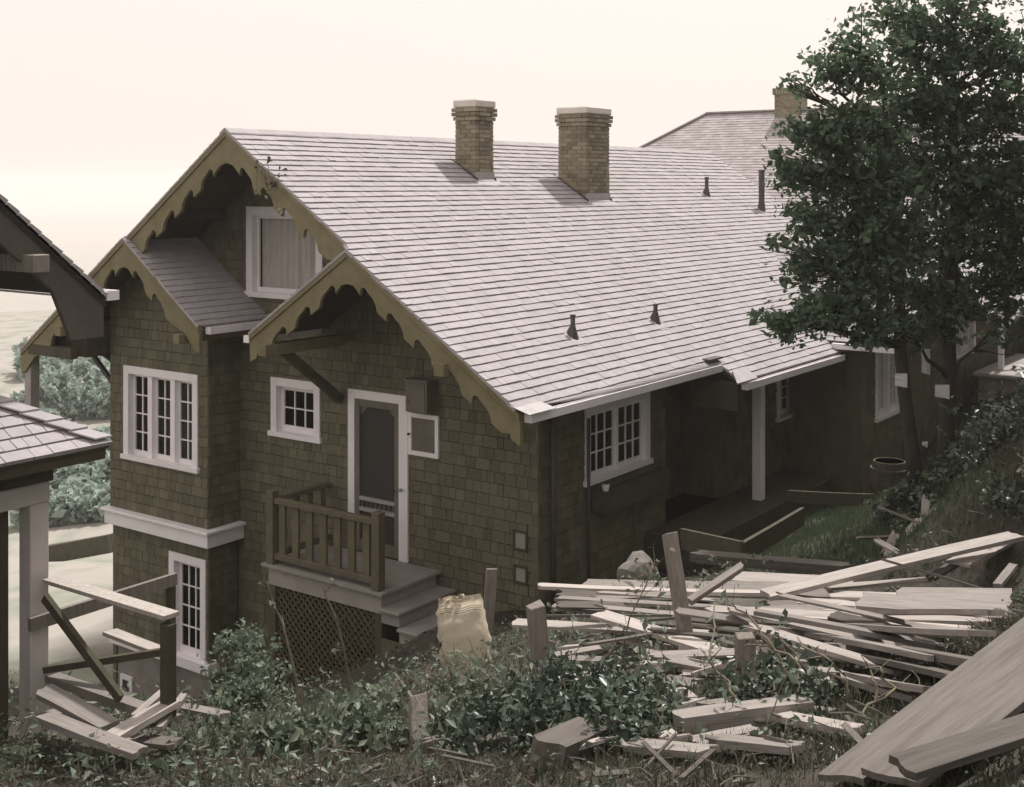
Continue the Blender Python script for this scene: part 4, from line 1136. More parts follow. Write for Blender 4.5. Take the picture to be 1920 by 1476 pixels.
# big planks in the lower right corner
plank(P(1578, 1462, 4.4), P(1975, 1150, 5.6), .17, .025, 'biggest wide grey plank rising to the corner of the view', group=G_, roll=-.15, m='darkboard')
plank(P(1668, 1462, 4.25), P(2010, 1200, 5.2), .24, .025, 'second wide plank parallel to the biggest one', group=G_, roll=-.15, m='darkboard')
plank(P(1690, 1440, 4.1), P(2000, 1340, 4.5), .12, .028, 'foreground plank crossing over the two wide grey planks', group=G_, m='darkboard', roll=.1)
plank(P(1293, 1128, 9.3), P(1391, 1062, 9.6), .05, .05, 'ribbed batten leaning against the tilted stake', group=G_, roll=.4)
for k in range(26):
    px = random.uniform(1090, 1800); py = 1105 + random.uniform(0, 110) + (px - 1090) * .045; d = 10.1 - (py - 1105 - (px - 1090) * .045) * .019 - (px - 1090) * .0006
    c = P(px, py - 6, d); L = random.uniform(.5, 1.5); an = random.gauss(0, .22)
    v = Vector((RX * math.cos(an) + FX * math.sin(an), RY * math.cos(an) + FY * math.sin(an), -.05 + random.gauss(0, .05)))
    plank(c - v * L / 2, c + v * L / 2, random.uniform(.03, .08), random.uniform(.012, .022), 'thin loose lath lying across the lumber heap', name='lath', group='thin laths across the lumber heap', roll=random.uniform(-.5, .5), jit=.03, m=random.choice(('lumber', 'greyboard', 'darkboard')))
def hit(px, py):
    d = 3.5
    while d < 20:
        c = P(px, py, d)
        if c.z < float(ground_arr(c.x, c.y)): return c
        d += .05
    return c
for k, (a, b, wd, t, sn, lab) in enumerate((
    ((1430, 1215), (1760, 1285), .13, .03, .10, 'grey board below the heap front running toward the corner planks'),
    ((1500, 1235), (1800, 1300), .11, .03, .05, 'second grey board lower down toward the corner planks'),
    ((1560, 1225), (1840, 1262), .15, .03, .16, 'pale board bridging the heap and the corner planks'),
    ((1480, 1262), (1720, 1335), .09, .03, .03, 'slim lath below the heap by the upright cane'),
    ((1620, 1215), (1860, 1240), .12, .03, .20, 'upper pale board at the heap foot near the frame edge'),
    ((1690, 1262), (1830, 1290), .10, .04, .08, 'dark stub of board beside the biggest corner plank'),
    ((1380, 1350), (1600, 1392), .10, .03, .03, 'grey lath on the ground in front of the brambles'),
    ((1180, 1420), (1330, 1436), .09, .03, .02, 'grey offcut lying along the bottom edge'),
    ((1330, 1420), (1500, 1440), .12, .03, .03, 'pale offcut near the corner planks along the bottom edge'),
    ((870, 1425), (960, 1400), .08, .03, .02, 'grey stick of board at the bottom beside the weeds'),
    ((1600, 1300), (1760, 1345), .12, .03, .06, 'grey board disappearing under the biggest corner plank'),
    ((800, 1415), (860, 1398), .06, .03, .02, 'pale short batten at the foot of the blurred stake'))):
    plank(hit(*a), hit(*b), wd, t, lab, group=G_, snap=sn, m=('greyboard', 'darkboard', 'lumber', 'greyboard')[k % 4], roll=random.uniform(-.15, .15), jit=.03)
for k, (a, b, lab) in enumerate((((95, 1400), (240, 1440), 'pale board flat on the ground in the near corner'), ((150, 1440), (300, 1405), 'grey board crossing the near corner below the railing'), ((60, 1430), (170, 1385), 'short grey board beside the foot of the white post'),
    ((210, 1425), (330, 1442), 'dark offcut at the bottom below the railing'), ((340, 1380), (420, 1400), 'pale scrap board in the weeds beyond the railing corner'))):
    plank(hit(*a), hit(*b), random.uniform(.10, .16), .03, lab, group='boards below the cottage railing', snap=.13 + .05 * (k % 3), m=('lumber', 'greyboard', 'lumber', 'darkboard', 'greyboard')[k], jit=.03)
for k in range(20):
    c = hit(random.uniform(900, 1560), random.uniform(1300, 1440)); L = random.uniform(.08, .28); an = random.uniform(-1.2, 1.2)
    v = Vector((RX * math.cos(an) + FX * math.sin(an), RY * math.cos(an) + FY * math.sin(an), 0))
    plank(c - v * L / 2, c + v * L / 2, random.uniform(.03, .09), random.uniform(.012, .03), 'small board scrap on the ground below the stakes', name='board_scrap', group='small scraps on the near ground', snap=random.uniform(.01, .05), roll=random.uniform(-.4, .4), jit=.03, m=random.choice(('greyboard', 'lumber', 'darkboard')))
# scraps
for k in range(22):
    px = random.uniform(1060, 1390); py = random.uniform(1185, 1290) - (px - 1200) * .02
    d = 8.9 - (py - 1185) * .014
    L = random.uniform(.12, .42); an = random.uniform(-.7, .7)
    c = P(px, py, d); gz = ground(c.x, c.y); c.z = max(c.z, gz + .03)
    v = Vector((RX * math.cos(an) + FX * math.sin(an), RY * math.cos(an) + FY * math.sin(an), random.uniform(-.25, .25)))
    plank(c - v * L / 2, c + v * L / 2, random.uniform(.05, .13), random.uniform(.015, .035), 'splintered board scrap in the litter between the stakes', name='board_scrap', group='splintered scraps among the stakes', roll=random.uniform(-.5, .5), jit=.03)
for k, (px, py, d, L, an, el) in enumerate(((1642, 1007, 12.2, .35, .1, 0), (1670, 1025, 11.9, .28, .9, .5), (1692, 1015, 12.0, .35, -.3, -.35), (1735, 985, 12.3, .24, 1.2, .9), (1752, 990, 12.2, .26, .6, .5), (1664, 1035, 11.7, .22, -.8, -.3), (1715, 1005, 12.1, .2, .4, .7))):
    c = P(px, py, d); v = Vector((RX * math.cos(an) + FX * math.sin(an), RY * math.cos(an) + FY * math.sin(an), el)).normalized()
    plank(c - v * L / 2, c + v * L / 2, .08, .02, 'pale broken lath on the rubble heap by the grass', name='board_scrap', group='broken laths on the rubble heap', roll=random.uniform(-.6, .6), jit=.03)
# boards in the lower left corner
LL = [((80, 1295, 8.9), (205, 1362, 8.4), .15, .04, 'pale board lying under the railing beside the white post'),
      ((85, 1345, 8.5), (262, 1412, 7.9), .14, .04, 'lowest pale board in the corner below the railing'),
      ((195, 1392, 8.2), (322, 1318, 8.7), .15, .04, 'wide blurred board crossing below the railing corner'),
      ((255, 1345, 8.6), (315, 1293, 8.9), .06, .05, 'short batten leaning on the railing corner post'),
      ((300, 1365, 8.5), (345, 1305, 8.9), .05, .04, 'thin batten tilted just outside the railing corner'),
      ((205, 1185, 12.5), (318, 1228, 12.0), .14, .04, 'pale board seen between the railing rails')]
for a, b, wd, t, lab in LL: plank(P(*a), P(*b), wd, t, lab, group='boards below the cottage railing', roll=random.uniform(-.1, .1))
plank(P(88, 1040, 36), P(212, 1018, 35), .3, .5, 'low dark timber edging the far pale yard', m='beam', name='plank')
# retaining boards by the back porch
plank(P(1278, 1010, 14.6), P(1392, 1036, 13.6), .05, .24, 'dark edging board in front of the back porch', m='beam', name='plank')
plank(P(1392, 1036, 13.6), P(1505, 968, 15.6), .05, .22, 'dark edging board running from the porch corner to the lawn', m='beam', name='plank')
plank(P(1480, 942, 17.0), P(1640, 950, 16.2), .05, .16, 'dark low board at the foot of the house beyond the lawn', m='beam', name='plank')

# ------------------------------------------------------------------ stakes
def stake(pt, pb, wd, dp, label, m='stake', cut=.03):
    pt, pb = Vector(pt), Vector(pb); ax = (pt - pb).normalized()
    r = Vector((RX, RY, 0)); r = Matrix.Rotation(random.uniform(.25, .45), 3, 'Z') @ r
    f = ax.cross(r).normalized(); r = f.cross(ax).normalized()
    n = 5; mb = MB()
    for k in range(n + 1):
        c = pb.lerp(pt, k / n)
        for (i, j) in ((-1, -1), (1, -1), (1, 1), (-1, 1)):
            e = (random.uniform(-.5, 1) * cut if k == n else 0)
            mb.v.append(tuple(c + r * (i * wd / 2 * random.uniform(.95, 1.05)) + f * (j * dp / 2 * random.uniform(.95, 1.05)) + ax * e))
    for k in range(n):
        for j in range(4): mb.f.append((k * 4 + j, k * 4 + (j + 1) % 4, k * 4 + 4 + (j + 1) % 4, k * 4 + 4 + j))
    mb.f.append((3, 2, 1, 0)); mb.f.append(tuple(n * 4 + j for j in range(4)))
    return top(mb, 'stake', M[m], label, 'stake', 'timber stakes standing on the slope', bevel=.004)
stake(P(1004, 1134, 8.0), P(1020, 1300, 8.0), .105, .09, 'square upright stake with bright top in front of the heap end')
stake(P(1256, 1006, 8.6), P(1288, 1210, 8.4), .085, .085, 'tall tilted stake rising out of the middle of the lumber heap')
stake(P(1397, 1192, 7.2), P(1398, 1310, 7.2), .115, .05, 'broad flat short stake wrapped by bramble stems')
stake(P(922, 1070, 12.8), P(912, 1215, 12.8), .12, .04, 'dark slanted-top stake behind the pale sack')
stake(P(783, 1310, 7.2), P(788, 1436, 7.0), .10, .07, 'pale blurred stake standing in the weeds at the bottom')

# ------------------------------------------------------------------ cement sack
def sack():
    b = P(876, 1268, 11.1); gz = ground(b.x, b.y); b.z = gz + .02
    tpx = P(862, 1118, 11.25)
    ax = (tpx - b); L = ax.length; ax.normalize()
    r = Vector((RX, RY, 0)); r = (r - ax * r.dot(ax)).normalized(); f = ax.cross(r)
    mb = MB(); nu, nv = 28, 16
    for j in range(nv + 1):
        v = j / nv
        w_ = .215 * (1 + .06 * math.sin(v * 3)) * (1 - .12 * v ** 3); dpt = .12 * (math.sin(math.pi * min(1, v * .95 + .14)) ** .55)
        for i in range(nu):
            th = 2 * math.pi * i / nu
            cx, sy = math.cos(th), math.sin(th)
            x = w_ * math.copysign(abs(cx) ** .45, cx); yv = dpt * math.copysign(abs(sy) ** .8, sy)
            nn = noise.noise((x * 9, yv * 9, v * 7)) * .026 + noise.noise((x * 22, yv * 22, v * 5)) * .012 + .012 * math.exp(-((v - .8) / .03) ** 2) * -1.5
            hh = v * L + (.035 * noise.noise((x * 14, 2, 1)) if j == nv else 0)
            mb.v.append(tuple(b + r * (x + nn) + f * (yv + nn) + ax * hh))
    for j in range(nv):
        for i in range(nu):
            mb.f.append((j * nu + i, j * nu + (i + 1) % nu, (j + 1) * nu + (i + 1) % nu, (j + 1) * nu + i))
    mb.f.append(tuple(range(nu))[::-1]);
    o = thing('sack', b, 'pale slumped cement sack torn open at its top, leaning on the slope', 'sack')
    mb.build('bag', M['sack'], o, smooth=True)
    cr = MB()
    for k in range(16):                       # crumpled torn mouth
        x = -.17 + .34 * k / 25; c0 = b + r * x + ax * (L * random.uniform(.93, .97)) + f * random.uniform(-.03, .03)
        c1 = c0 + ax * random.uniform(.0, .045) + f * random.uniform(-.05, .05); s_ = r * random.uniform(.014, .03)
        cr.quad(c0 - s_, c0 + s_, c1 + s_ * .7, c1 - s_ * .6)
    cr.build('torn_mouth', M['sack'], o)
    fl = MB(); fl.quad(b + r * -.24 + ax * -.02 - f * .06, b + r * .08 + ax * -.04 - f * .14, b + r * .06 + ax * .05 - f * .12, b + r * -.22 + ax * .1 - f * .10)
    fl.build('loose_flap', M['sack'], o)
    st = MB()
    for k in range(3):
        st.tube([b + r * (-.19 + i * .038) + ax * (L * (.80 + .028 * k) + .01 * math.sin(i)) + f * (-.118 + .05 * abs(i - 5) / 5 * .9) for i in range(11)], .003, 5)
    st.build('tie_string', M['stake'], o)
sack()
# boulder and small cup
def rockthing(c, rad, label, sq=(1, .8, .75), seed=0):
    import bmesh
    bm = bmesh.new(); bmesh.ops.create_icosphere(bm, subdivisions=3, radius=1)
    for v in bm.verts:
        k = 1 + .28 * noise.noise(v.co * 1.3 + Vector((seed, 0, 0))) + .1 * noise.noise(v.co * 3.5 + Vector((0, seed, 0)))
        v.co = Vector((v.co.x * sq[0], v.co.y * sq[1], v.co.z * sq[2])) * k * rad
    me = bpy.data.meshes.new('boulder'); bm.to_mesh(me); bm.free(); me.materials.append(M['rock'])
    o = bpy.data.objects.new('boulder' if rad > .15 else 'stone', me); COL.objects.link(o); o.location = c
    return tag(o, label, 'rock')
rockthing(P(1198, 1085, 13.0), .27, 'grey pointed boulder at the foot of the shaded wall', (1, .7, 1), 3)
for k in range(9):
    o = rockthing(P(random.uniform(1645, 1720), random.uniform(1030, 1062), 11.6 + random.uniform(-.3, .3)), random.uniform(.035, .07), 'small pale stone in the rubble by the lawn', seed=k * 2.1)
    o['group'] = 'small stones in the rubble'
cc = P(1122, 912, 16.0); cxz = onY(1122, 918, YR - .14)
cth = thing('cup', (cxz[0], YR - .25, cxz[1]), 'white enamel cup standing on the window box end', 'cup')
mbc = MB(); pts = [(0, .0, .0), (.035, 0), (.05, .06), (.052, .085)]
base = Vector((cxz[0], YR - .25, cxz[1]))
mbc.tube([base, base + Vector((0, 0, .05)), base + Vector((0, 0, .09)), base + Vector((0, 0, .09)), base + Vector((0, 0, .02))], [.036, .05, .053, .046, .03], 14)
mbc.build('bowl', M['china'], cth, smooth=False)
MB().tube([base + Vector((.05 + .03 * math.sin(math.pi * k / 6), 0, .075 - .05 * k / 6)) for k in range(7)], .006, 6).build('handle', M['china'], cth, smooth=True)

# ------------------------------------------------------------------ plants
def leaf_np(C, size, tilt=1.0, aspect=.62, up_bias=.35):
    """folded leaf blades at the centres C -> verts, faces"""
    n = len(C); s = size * rng.choice([.55, .8, 1.0, 1.3, 1.7], n, p=[.15, .25, .3, .2, .1]) * rng.uniform(.85, 1.15, n)
    nrm = rng.normal(size=(n, 3)) * tilt; nrm[:, 2] += up_bias * 2; nrm /= np.linalg.norm(nrm, axis=1, keepdims=True)
    a = rng.normal(size=(n, 3)); a -= nrm * (a * nrm).sum(1, keepdims=True); a /= np.linalg.norm(a, axis=1, keepdims=True)
    b = np.cross(nrm, a)
    s = s[:, None]
    p0 = C - a * s * .5; p1 = C + b * s * aspect * .5 + nrm * s * .1 - a * s * .05; p2 = C + a * s * .55 - nrm * s * .12; p3 = C - b * s * aspect * .5 + nrm * s * .1 - a * s * .05
    V = np.stack([p0, p1, p2, p3], 1).reshape(-1, 3)
    i = np.arange(n) * 4
    Fs_ = np.concatenate([np.stack([i, i + 1, i + 2], 1), np.stack([i, i + 2, i + 3], 1)])
    return V, Fs_
def np_obj(name, V, Fa, material, parent=None, loc=None):
    o0 = org(parent) if parent else (Vector(loc) if loc is not None else Vector((0, 0, 0)))
    me = bpy.data.meshes.new(name)
    V = V - np.array(o0)
    me.vertices.add(len(V)); me.vertices.foreach_set('co', V.ravel())
    k = Fa.shape[1]; nf = len(Fa)
    me.loops.add(nf * k); me.loops.foreach_set('vertex_index', Fa.ravel().astype(np.int32))
    me.polygons.add(nf); me.polygons.foreach_set('loop_start', np.arange(nf, dtype=np.int32) * k)
    try: me.polygons.foreach_set('loop_total', np.full(nf, k, dtype=np.int32))
    except Exception: pass
    me.update(calc_edges=True); me.materials.append(material)
    ob = bpy.data.objects.new(name, me); COL.objects.link(ob)
    if parent: ob.parent = parent
    elif loc is not None: ob.location = loc
    ORG[ob] = Vector(o0); return ob

def wander(p, q, n, amp):
    p, q = Vector(p), Vector(q); out = []
    sd = random.uniform(0, 50)
    for k in range(n + 1):
        t = k / n; e = math.sin(math.pi * t) * amp
        out.append(p.lerp(q, t) + Vector((noise.noise((sd, t * 3, 0)), noise.noise((sd, t * 3, 7)), noise.noise((sd, t * 3, 13)) * .5)) * e * 2)
    return out

def tree(name, label, base, trunk_top, r0, clumps, nleaf, lsize, stems):
    o = thing(name, base, label, 'tree', 'trees beside the house')
    tr = MB(); tp = wander(base - Vector((0, 0, .3)), trunk_top, 8, .12)
    tr.tube(tp, [r0 * (1 - .72 * k / 8) * (1.25 if k == 0 else 1) for k in range(9)], 10)
    trunk = tr.build('trunk', M['bark'], o, smooth=True)
    lb = MB()
    C = []
    tot = sum(c[3] ** 2 * c[4] for c in clumps)
    for (px, py, d, rp, dens) in clumps:
        c = P(px, py, d); rad = rp / FOC * d
        k0 = min(range(len(tp)), key=lambda k: (tp[k] - c).length + max(0, tp[k].z - c.z + .15) * 3)
        br = wander(tp[max(1, k0)], c, 5, .10)
        lb.tube(br, [max(.006, .035 * (1 - t / 5.5)) for t in range(6)], 6)
        for j in range(5):
            e = c + Vector((random.gauss(0, 1), random.gauss(0, 1), random.gauss(0, .8))) * rad * .65
            lb.tube(wander(br[3], e, 3, .04), [.012, .009, .006, .003], 5)
        n = int(nleaf * rp ** 2 * dens / tot)
        m = max(3, n // 16)                       # sprays of leaves, not an even cloud
        sc_ = rng.normal(size=(m, 3)); sc_ /= np.linalg.norm(sc_, axis=1, keepdims=True)
        sc_ *= (rng.uniform(0, 1, (m, 1)) ** .5) * rad * rng.choice([1, 1, 1.25, 1.6], (m, 1))
        sc_[:, 2] *= .8
        idx = rng.integers(0, m, n)
        pts = np.array(c) + sc_[idx] + rng.normal(size=(n, 3)) * np.array([.075, .075, .045])
        C.append(pts)
    lb.build('branches', M['bark'], o, smooth=True)
    V, Fa = leaf_np(np.concatenate(C), lsize)
    np_obj('crown', V, Fa, M['leaf_tree'], o)
    return o
t1 = [(1470, 600, 13.3, 38, .8), (1520, 590, 13.4, 45, 1), (1570, 570, 13.6, 55, 1), (1620, 590, 13.6, 50, 1), (1500, 500, 13.5, 32, .8), (1555, 500, 13.7, 50, .9), (1600, 440, 13.9, 70, 1.1), (1530, 420, 13.7, 45, .9),
      (1490, 400, 13.6, 22, .6), (1500, 330, 13.8, 40, .8), (1470, 295, 13.7, 22, .8), (1560, 330, 13.9, 65, 1.1), (1530, 250, 13.9, 55, 1), (1590, 240, 14, 65, 1.1), (1640, 340, 14, 80, 1.1), (1560, 140, 14, 45, .8), (1500, 175, 14, 26, .4), (1475, 150, 14, 18, .25), (1620, 130, 14.1, 60, .8), (1590, 70, 14.1, 40, .5), (1650, 520, 13.8, 60, 1), (1440, 590, 13.2, 18, .6), (1455, 455, 13.4, 18, .6), (1660, 440, 14, 70, 1), (1610, 640, 13.5, 30, .5)]
tree('broadleaf_tree', 'leafy tree with leaning trunk carrying a paper notice, overhanging the roof edge', P(1722, 900, 14.5), P(1655, 150, 14.2), .095, t1, 13000, .08, 0)
t2 = [(1720, 80, 14.8, 70, 1), (1790, 90, 15, 75, 1.1), (1860, 80, 15, 60, 1), (1700, 190, 14.8, 80, 1.1), (1790, 200, 15, 90, 1.2), (1870, 210, 15, 70, 1), (1720, 320, 14.9, 90, 1.2), (1810, 330, 15, 95, 1.2), (1880, 340, 15, 70, 1), (1740, 450, 14.9, 85, 1.2), (1830, 440, 15.2, 85, 1.2), (1720, 550, 14.6, 60, 1.1), (1790, 560, 15, 60, 1.1), (1860, 530, 15.3, 50, .7), (1690, 610, 14.4, 45, .9), (1750, 610, 14.7, 45, 1), (1780, -10, 15, 120, .8), (1660, 20, 14.7, 55, .6), (1930, 120, 15, 80, 1), (1940, 300, 15, 90, 1), (1930, 450, 15.2, 80, .8), (1660, 260, 14.8, 60, 1), (1890, 560, 15.2, 55, .9), (1870, 620, 15.0, 35, .7), (1920, 400, 15, 90, 1), (1900, 500, 15, 60, .9)]
tree('broadleaf_tree', 'tall dark tree with straight trunk at the frame edge, bearing a square notice', P(1772, 890, 15.0), P(1790, 60, 15.0), .115, t2, 25000, .08, 0)
# notices nailed to the trunks
def notice(px0, py0, px1, py1, d, label, name='paper_notice'):
    mb = MB(); n = 6; g = []
    for j in range(n + 1):
        for i in range(n + 1):
            p = P(px0 + (px1 - px0) * i / n, py0 + (py1 - py0) * j / n + 5 * (i / n) * (j == n), d)
            p += Vector((FX, FY, 0)) * (-.02 + .015 * noise.noise((i * .5, j * .6, px0)))
            mb.v.append(tuple(p))
    for j in range(n):
        for i in range(n): mb.f.append((j * (n + 1) + i, j * (n + 1) + i + 1, (j + 1) * (n + 1) + i + 1, (j + 1) * (n + 1) + i))
    o = top(mb, name, M['paper'], label, 'paper', 'papers on the tree trunks')
    s = o.modifiers.new('thickness', 'SOLIDIFY'); s.thickness = .003
notice(1677, 700, 1700, 722, 14.2, 'crumpled white notice nailed to the leaning trunk')
notice(1752, 721, 1779, 743, 14.75, 'square white notice nailed to the straight trunk')
notice(1727, 655, 1743, 698, 15.6, 'grey sheet hanging in shadow between the two trunks')
notice(1728, 828, 1738, 834, 14.9, 'tiny white tag low down between the two trunks')
# rain barrel in the shade
bb = P(1668, 948, 17.2); bgz = bb.z
mb = MB(); hb = .62
mb.tube([bb + Vector((0, 0, z * hb)) for z in (0, .02, .25, .5, .75, 1, 1, .93)], [.2, .22, .26, .28, .26, .22, .195, .19], 18)
brl = thing('rain_barrel', bb, 'dark wooden barrel under the tall window behind the tree', 'barrel')
mb.build('staves', M['beam'], brl, smooth=False)
for z in (.18, .82): MB().tube([bb + Vector((0, 0, z * hb - .02)), bb + Vector((0, 0, z * hb + .02))], [.262, .262], 18).build('hoop', M['metal'], brl)

def shrub(name, label, cl, nleaf, lsize, lm, cat='shrub', group=None, stems=6, spread=.05, sm='twig'):
    """cl: list of (px, py, d, r px); foliage on stems rooted in the ground"""
    bx = P(*cl[0][:3]); bz = ground(bx.x, bx.y)
    o = thing(name, (bx.x, bx.y, bz), label, cat, group)
    C = []; st = MB(); tot = sum(c[3] ** 2 for c in cl)
    for (px, py, d, rp) in cl:
        c = P(px, py, d); rad = rp / FOC * d
        c.z = ground(c.x, c.y) + rad * random.uniform(.45, .8) if name != 'teal_bush' else max(c.z, ground(c.x, c.y) + rad * .5)
        n = int(nleaf * rp ** 2 / tot); m = max(3, n // 10)
        s_ = rng.normal(size=(m, 3)); s_ /= np.linalg.norm(s_, axis=1, keepdims=True); s_ *= rng.uniform(.15, 1, (m, 1)) ** .6 * rad
        s_ *= rng.choice([.8, 1, 1.2, 1.7], (m, 1)); pts = np.array(c) + s_[rng.integers(0, m, n)] + rng.normal(size=(n, 3)) * spread
        C.append(pts)
        for k in range(stems):
            e = c + Vector(s_[k % m]) * .9
            g0 = Vector((c.x + random.uniform(-.4, .4) * rad, c.y + random.uniform(-.4, .4) * rad, 0)); g0.z = ground(g0.x, g0.y) - .03
            st.tube(wander(g0, e, 4, .05), [.008, .007, .006, .005, .003], 5)
    tag(st.build('stems', M[sm], o), kind='stuff')
    C = np.concatenate(C); gz = ground_arr(C[:, 0], C[:, 1]) + .015; C[:, 2] = np.maximum(C[:, 2], gz + rng.uniform(0, .05, len(C)))
    V, Fa = leaf_np(C, lsize, up_bias=.3, aspect=.7)
    np_obj('foliage', V, Fa, M[lm], o)
    return o
shrub('teal_bush', 'pale green bush growing before the basement corner', [(455, 1260, 11.6, 55), (440, 1320, 11.2, 50), (480, 1300, 11.4, 50), (465, 1200, 11.7, 26), (425, 1212, 11.6, 20)], 2300, .05, 'leaf_teal', 'bush')
shrub('leafy_bush', 'dark glossy bush in front of the square stake', [(1000, 1345, 6.9, 42), (1060, 1322, 7.1, 40), (925, 1375, 6.6, 46), (1000, 1405, 6.2, 44), (960, 1330, 7.3, 26), (890, 1410, 6.4, 30), (1070, 1375, 6.5, 40)], 3400, .04, 'leaf_dark', 'bush', 'low bushes along the bottom')
shrub('leafy_bush', 'dark glossy bush below the wood scraps', [(1130, 1308, 7.2, 36), (1195, 1335, 6.8, 42), (1130, 1385, 6.3, 40), (1215, 1405, 6.1, 40), (1250, 1350, 6.6, 26), (1160, 1430, 5.8, 34)], 3000, .04, 'leaf_dark', 'bush', 'low bushes along the bottom')
shrub('leafy_bush', 'dark bush tangled around the flat short stake', [(1380, 1330, 6.6, 45), (1450, 1320, 6.7, 50), (1520, 1330, 6.5, 45), (1480, 1390, 6.1, 50)], 1500, .04, 'leaf_dark', 'bush', 'low bushes along the bottom', stems=10)
shrub('weed_clump', 'round-leaved weeds under the first bare sapling', [(560, 1405, 7.9, 40), (500, 1410, 8.2, 36), (610, 1365, 8.4, 30), (540, 1350, 9.0, 22)], 420, .07, 'leaf_mid', 'weeds', 'weed clumps along the bottom')
shrub('weed_clump', 'round-leaved weeds between the sapling and the pale blurred stake', [(690, 1395, 7.5, 42), (665, 1330, 8.6, 30), (740, 1415, 7.2, 30), (720, 1350, 8.2, 22)], 620, .065, 'leaf_mid', 'weeds', 'weed clumps along the bottom')
shrub('weed_clump', 'round-leaved weeds nearest the cottage boards', [(330, 1415, 8.3, 36), (420, 1400, 8.4, 40), (390, 1350, 9.4, 30), (270, 1430, 8.2, 30), (455, 1360, 9.2, 30)], 260, .065, 'leaf_mid', 'weeds', 'weed clumps along the bottom')
shrub('weed_clump', 'weeds between the pale blurred stake and the dark bush', [(850, 1405, 6.9, 34), (860, 1330, 8.2, 26), (900, 1350, 7.6, 22)], 420, .055, 'leaf_mid', 'weeds', 'weed clumps along the bottom')
shrub('undergrowth_bush', 'thick undergrowth around the foot of the two trees', [(1710, 920, 13.6, 45), (1680, 900, 13.8, 30), (1770, 920, 13.5, 45), (1830, 900, 13.8, 55), (1880, 850, 14, 55), (1860, 950, 12.8, 55), (1790, 960, 12.8, 40)], 4200, .06, 'leaf_dark', 'bush')
shrub('grey_leaved_plant', 'sunlit leafy plant growing by the straight trunk', [(1800, 870, 13.8, 30), (1690, 860, 13.7, 26)], 500, .06, 'leaf_mid', 'plant')

shrub('bank_bush', 'dark leafy mass on the bank at the frame edge below the porch', [(1870, 960, 11.6, 50), (1830, 985, 11.8, 40), (1900, 1000, 11.0, 50), (1790, 1000, 12.2, 34), (1760, 960, 12.8, 34), (1900, 920, 12.6, 60), (1940, 960, 11.6, 60)], 2000, .055, 'leaf_dark', 'bush')
shrub('bank_bush', 'low leafy patch on the lawn edge beside the rubble', [(1700, 965, 13.0, 26), (1740, 940, 13.3, 26), (1470, 1050, 12.6, 14), (1520, 1058, 12.4, 14), (1585, 1052, 12.2, 16)], 900, .045, 'leaf_mid', 'bush')
# unseen trees added beside the yard to block sky light from the long wall
for k, (x, y, rr0, hh) in enumerate(((9, -4, 2.4, 7), (12.8, -2.2, 2.4, 7.5), (16.4, -.6, 2.5, 7.5), (19.8, 1, 2.4, 8), (23.5, 2, 2.4, 8), (27.5, 2.6, 2.6, 7.5))):
    gz = ground(x, y); o = thing('unseen_shade_tree', (x, y, gz), 'dense dark tree added out of view to shade the long wall', 'tree', 'unseen trees added for shade')
    MB().tube(wander((x, y, gz - .3), (x, y, gz + hh * .8), 6, .15), [.22, .2, .17, .14, .11, .08, .04], 8).build('trunk', M['bark'], o, smooth=True)
    m = 60; s_ = rng.normal(size=(m, 3)); s_ /= np.linalg.norm(s_, axis=1, keepdims=True); s_ *= rng.uniform(.2, 1, (m, 1)) ** .4 * np.array([rr0, rr0, hh * .48])
    pts = np.array((x, y, gz + hh * .55)) + s_[rng.integers(0, m, 4200)] + rng.normal(size=(4200, 3)) * .3
    V, Fa = leaf_np(pts, .32); np_obj('crown', V, Fa, M['leaf_tree'], o)

# bare saplings and brambles
def sapling(pts, r, label, leaves, name='bare_sapling'):
    w_ = [P(*p) for p in pts]; b = w_[0].copy(); g = ground(b.x, b.y); w_[0].z = g - .05
    o = thing(name, (b.x, b.y, g), label, 'sapling', 'thin saplings before the porch')
    n = len(w_); sm = []
    for k in range(n - 1):
        for j in range(3): sm.append(w_[k].lerp(w_[k + 1], j / 3))
    sm.append(w_[-1])
    MB().tube(sm, [r * (1 - .7 * k / (len(sm) - 1)) for k in range(len(sm))], 6).build('stem', M['twig'], o, smooth=True)
    tw = MB(); C = []
    for k in range(leaves):
        i = random.randrange(len(sm) // 3, len(sm)); e = sm[i] + Vector((random.uniform(-.12, .12), random.uniform(-.12, .12), random.uniform(.02, .12)))
        tw.tube([sm[i], (sm[i] + e) / 2 + Vector((0, 0, .01)), e], [r * .3, r * .25, r * .15], 5); C += [np.array(e) + rng.normal(size=3) * .012 for _ in range(2)]
    if not C: return
    tag(tw.build('twigs', M['twig'], o), kind='stuff')
    V, Fa = leaf_np(np.array(C), .05); tag(np_obj('leaves', V, Fa, M['litter'], o), kind='stuff')
sapling([(562, 1330, 9.5), (556, 1280, 9.5), (545, 1230, 9.5), (530, 1170, 9.5), (512, 1130, 9.5), (500, 1090, 9.5)], .014, 'bare curved sapling stem before the lattice', 4)
sapling([(672, 1345, 9.2), (655, 1280, 9.2), (645, 1220, 9.2), (630, 1160, 9.2), (612, 1120, 9.2), (604, 1095, 9.2)], .014, 'bare forked sapling stem before the porch steps', 5)
sapling([(718, 1375, 8.6), (745, 1320, 8.6), (775, 1280, 8.6), (820, 1215, 8.6)], .008, 'thin twig leaning toward the sack', 6)
sapling([(1158, 1215, 8.4), (1180, 1160, 8.4), (1205, 1110, 8.4), (1228, 1062, 8.4)], .007, 'spindly leafy shoot in front of the lumber heap', 16)
sapling([(978, 1290, 8.2), (975, 1255, 8.2), (984, 1225, 8.2)], .011, 'short bent stick beside the square stake', 0)
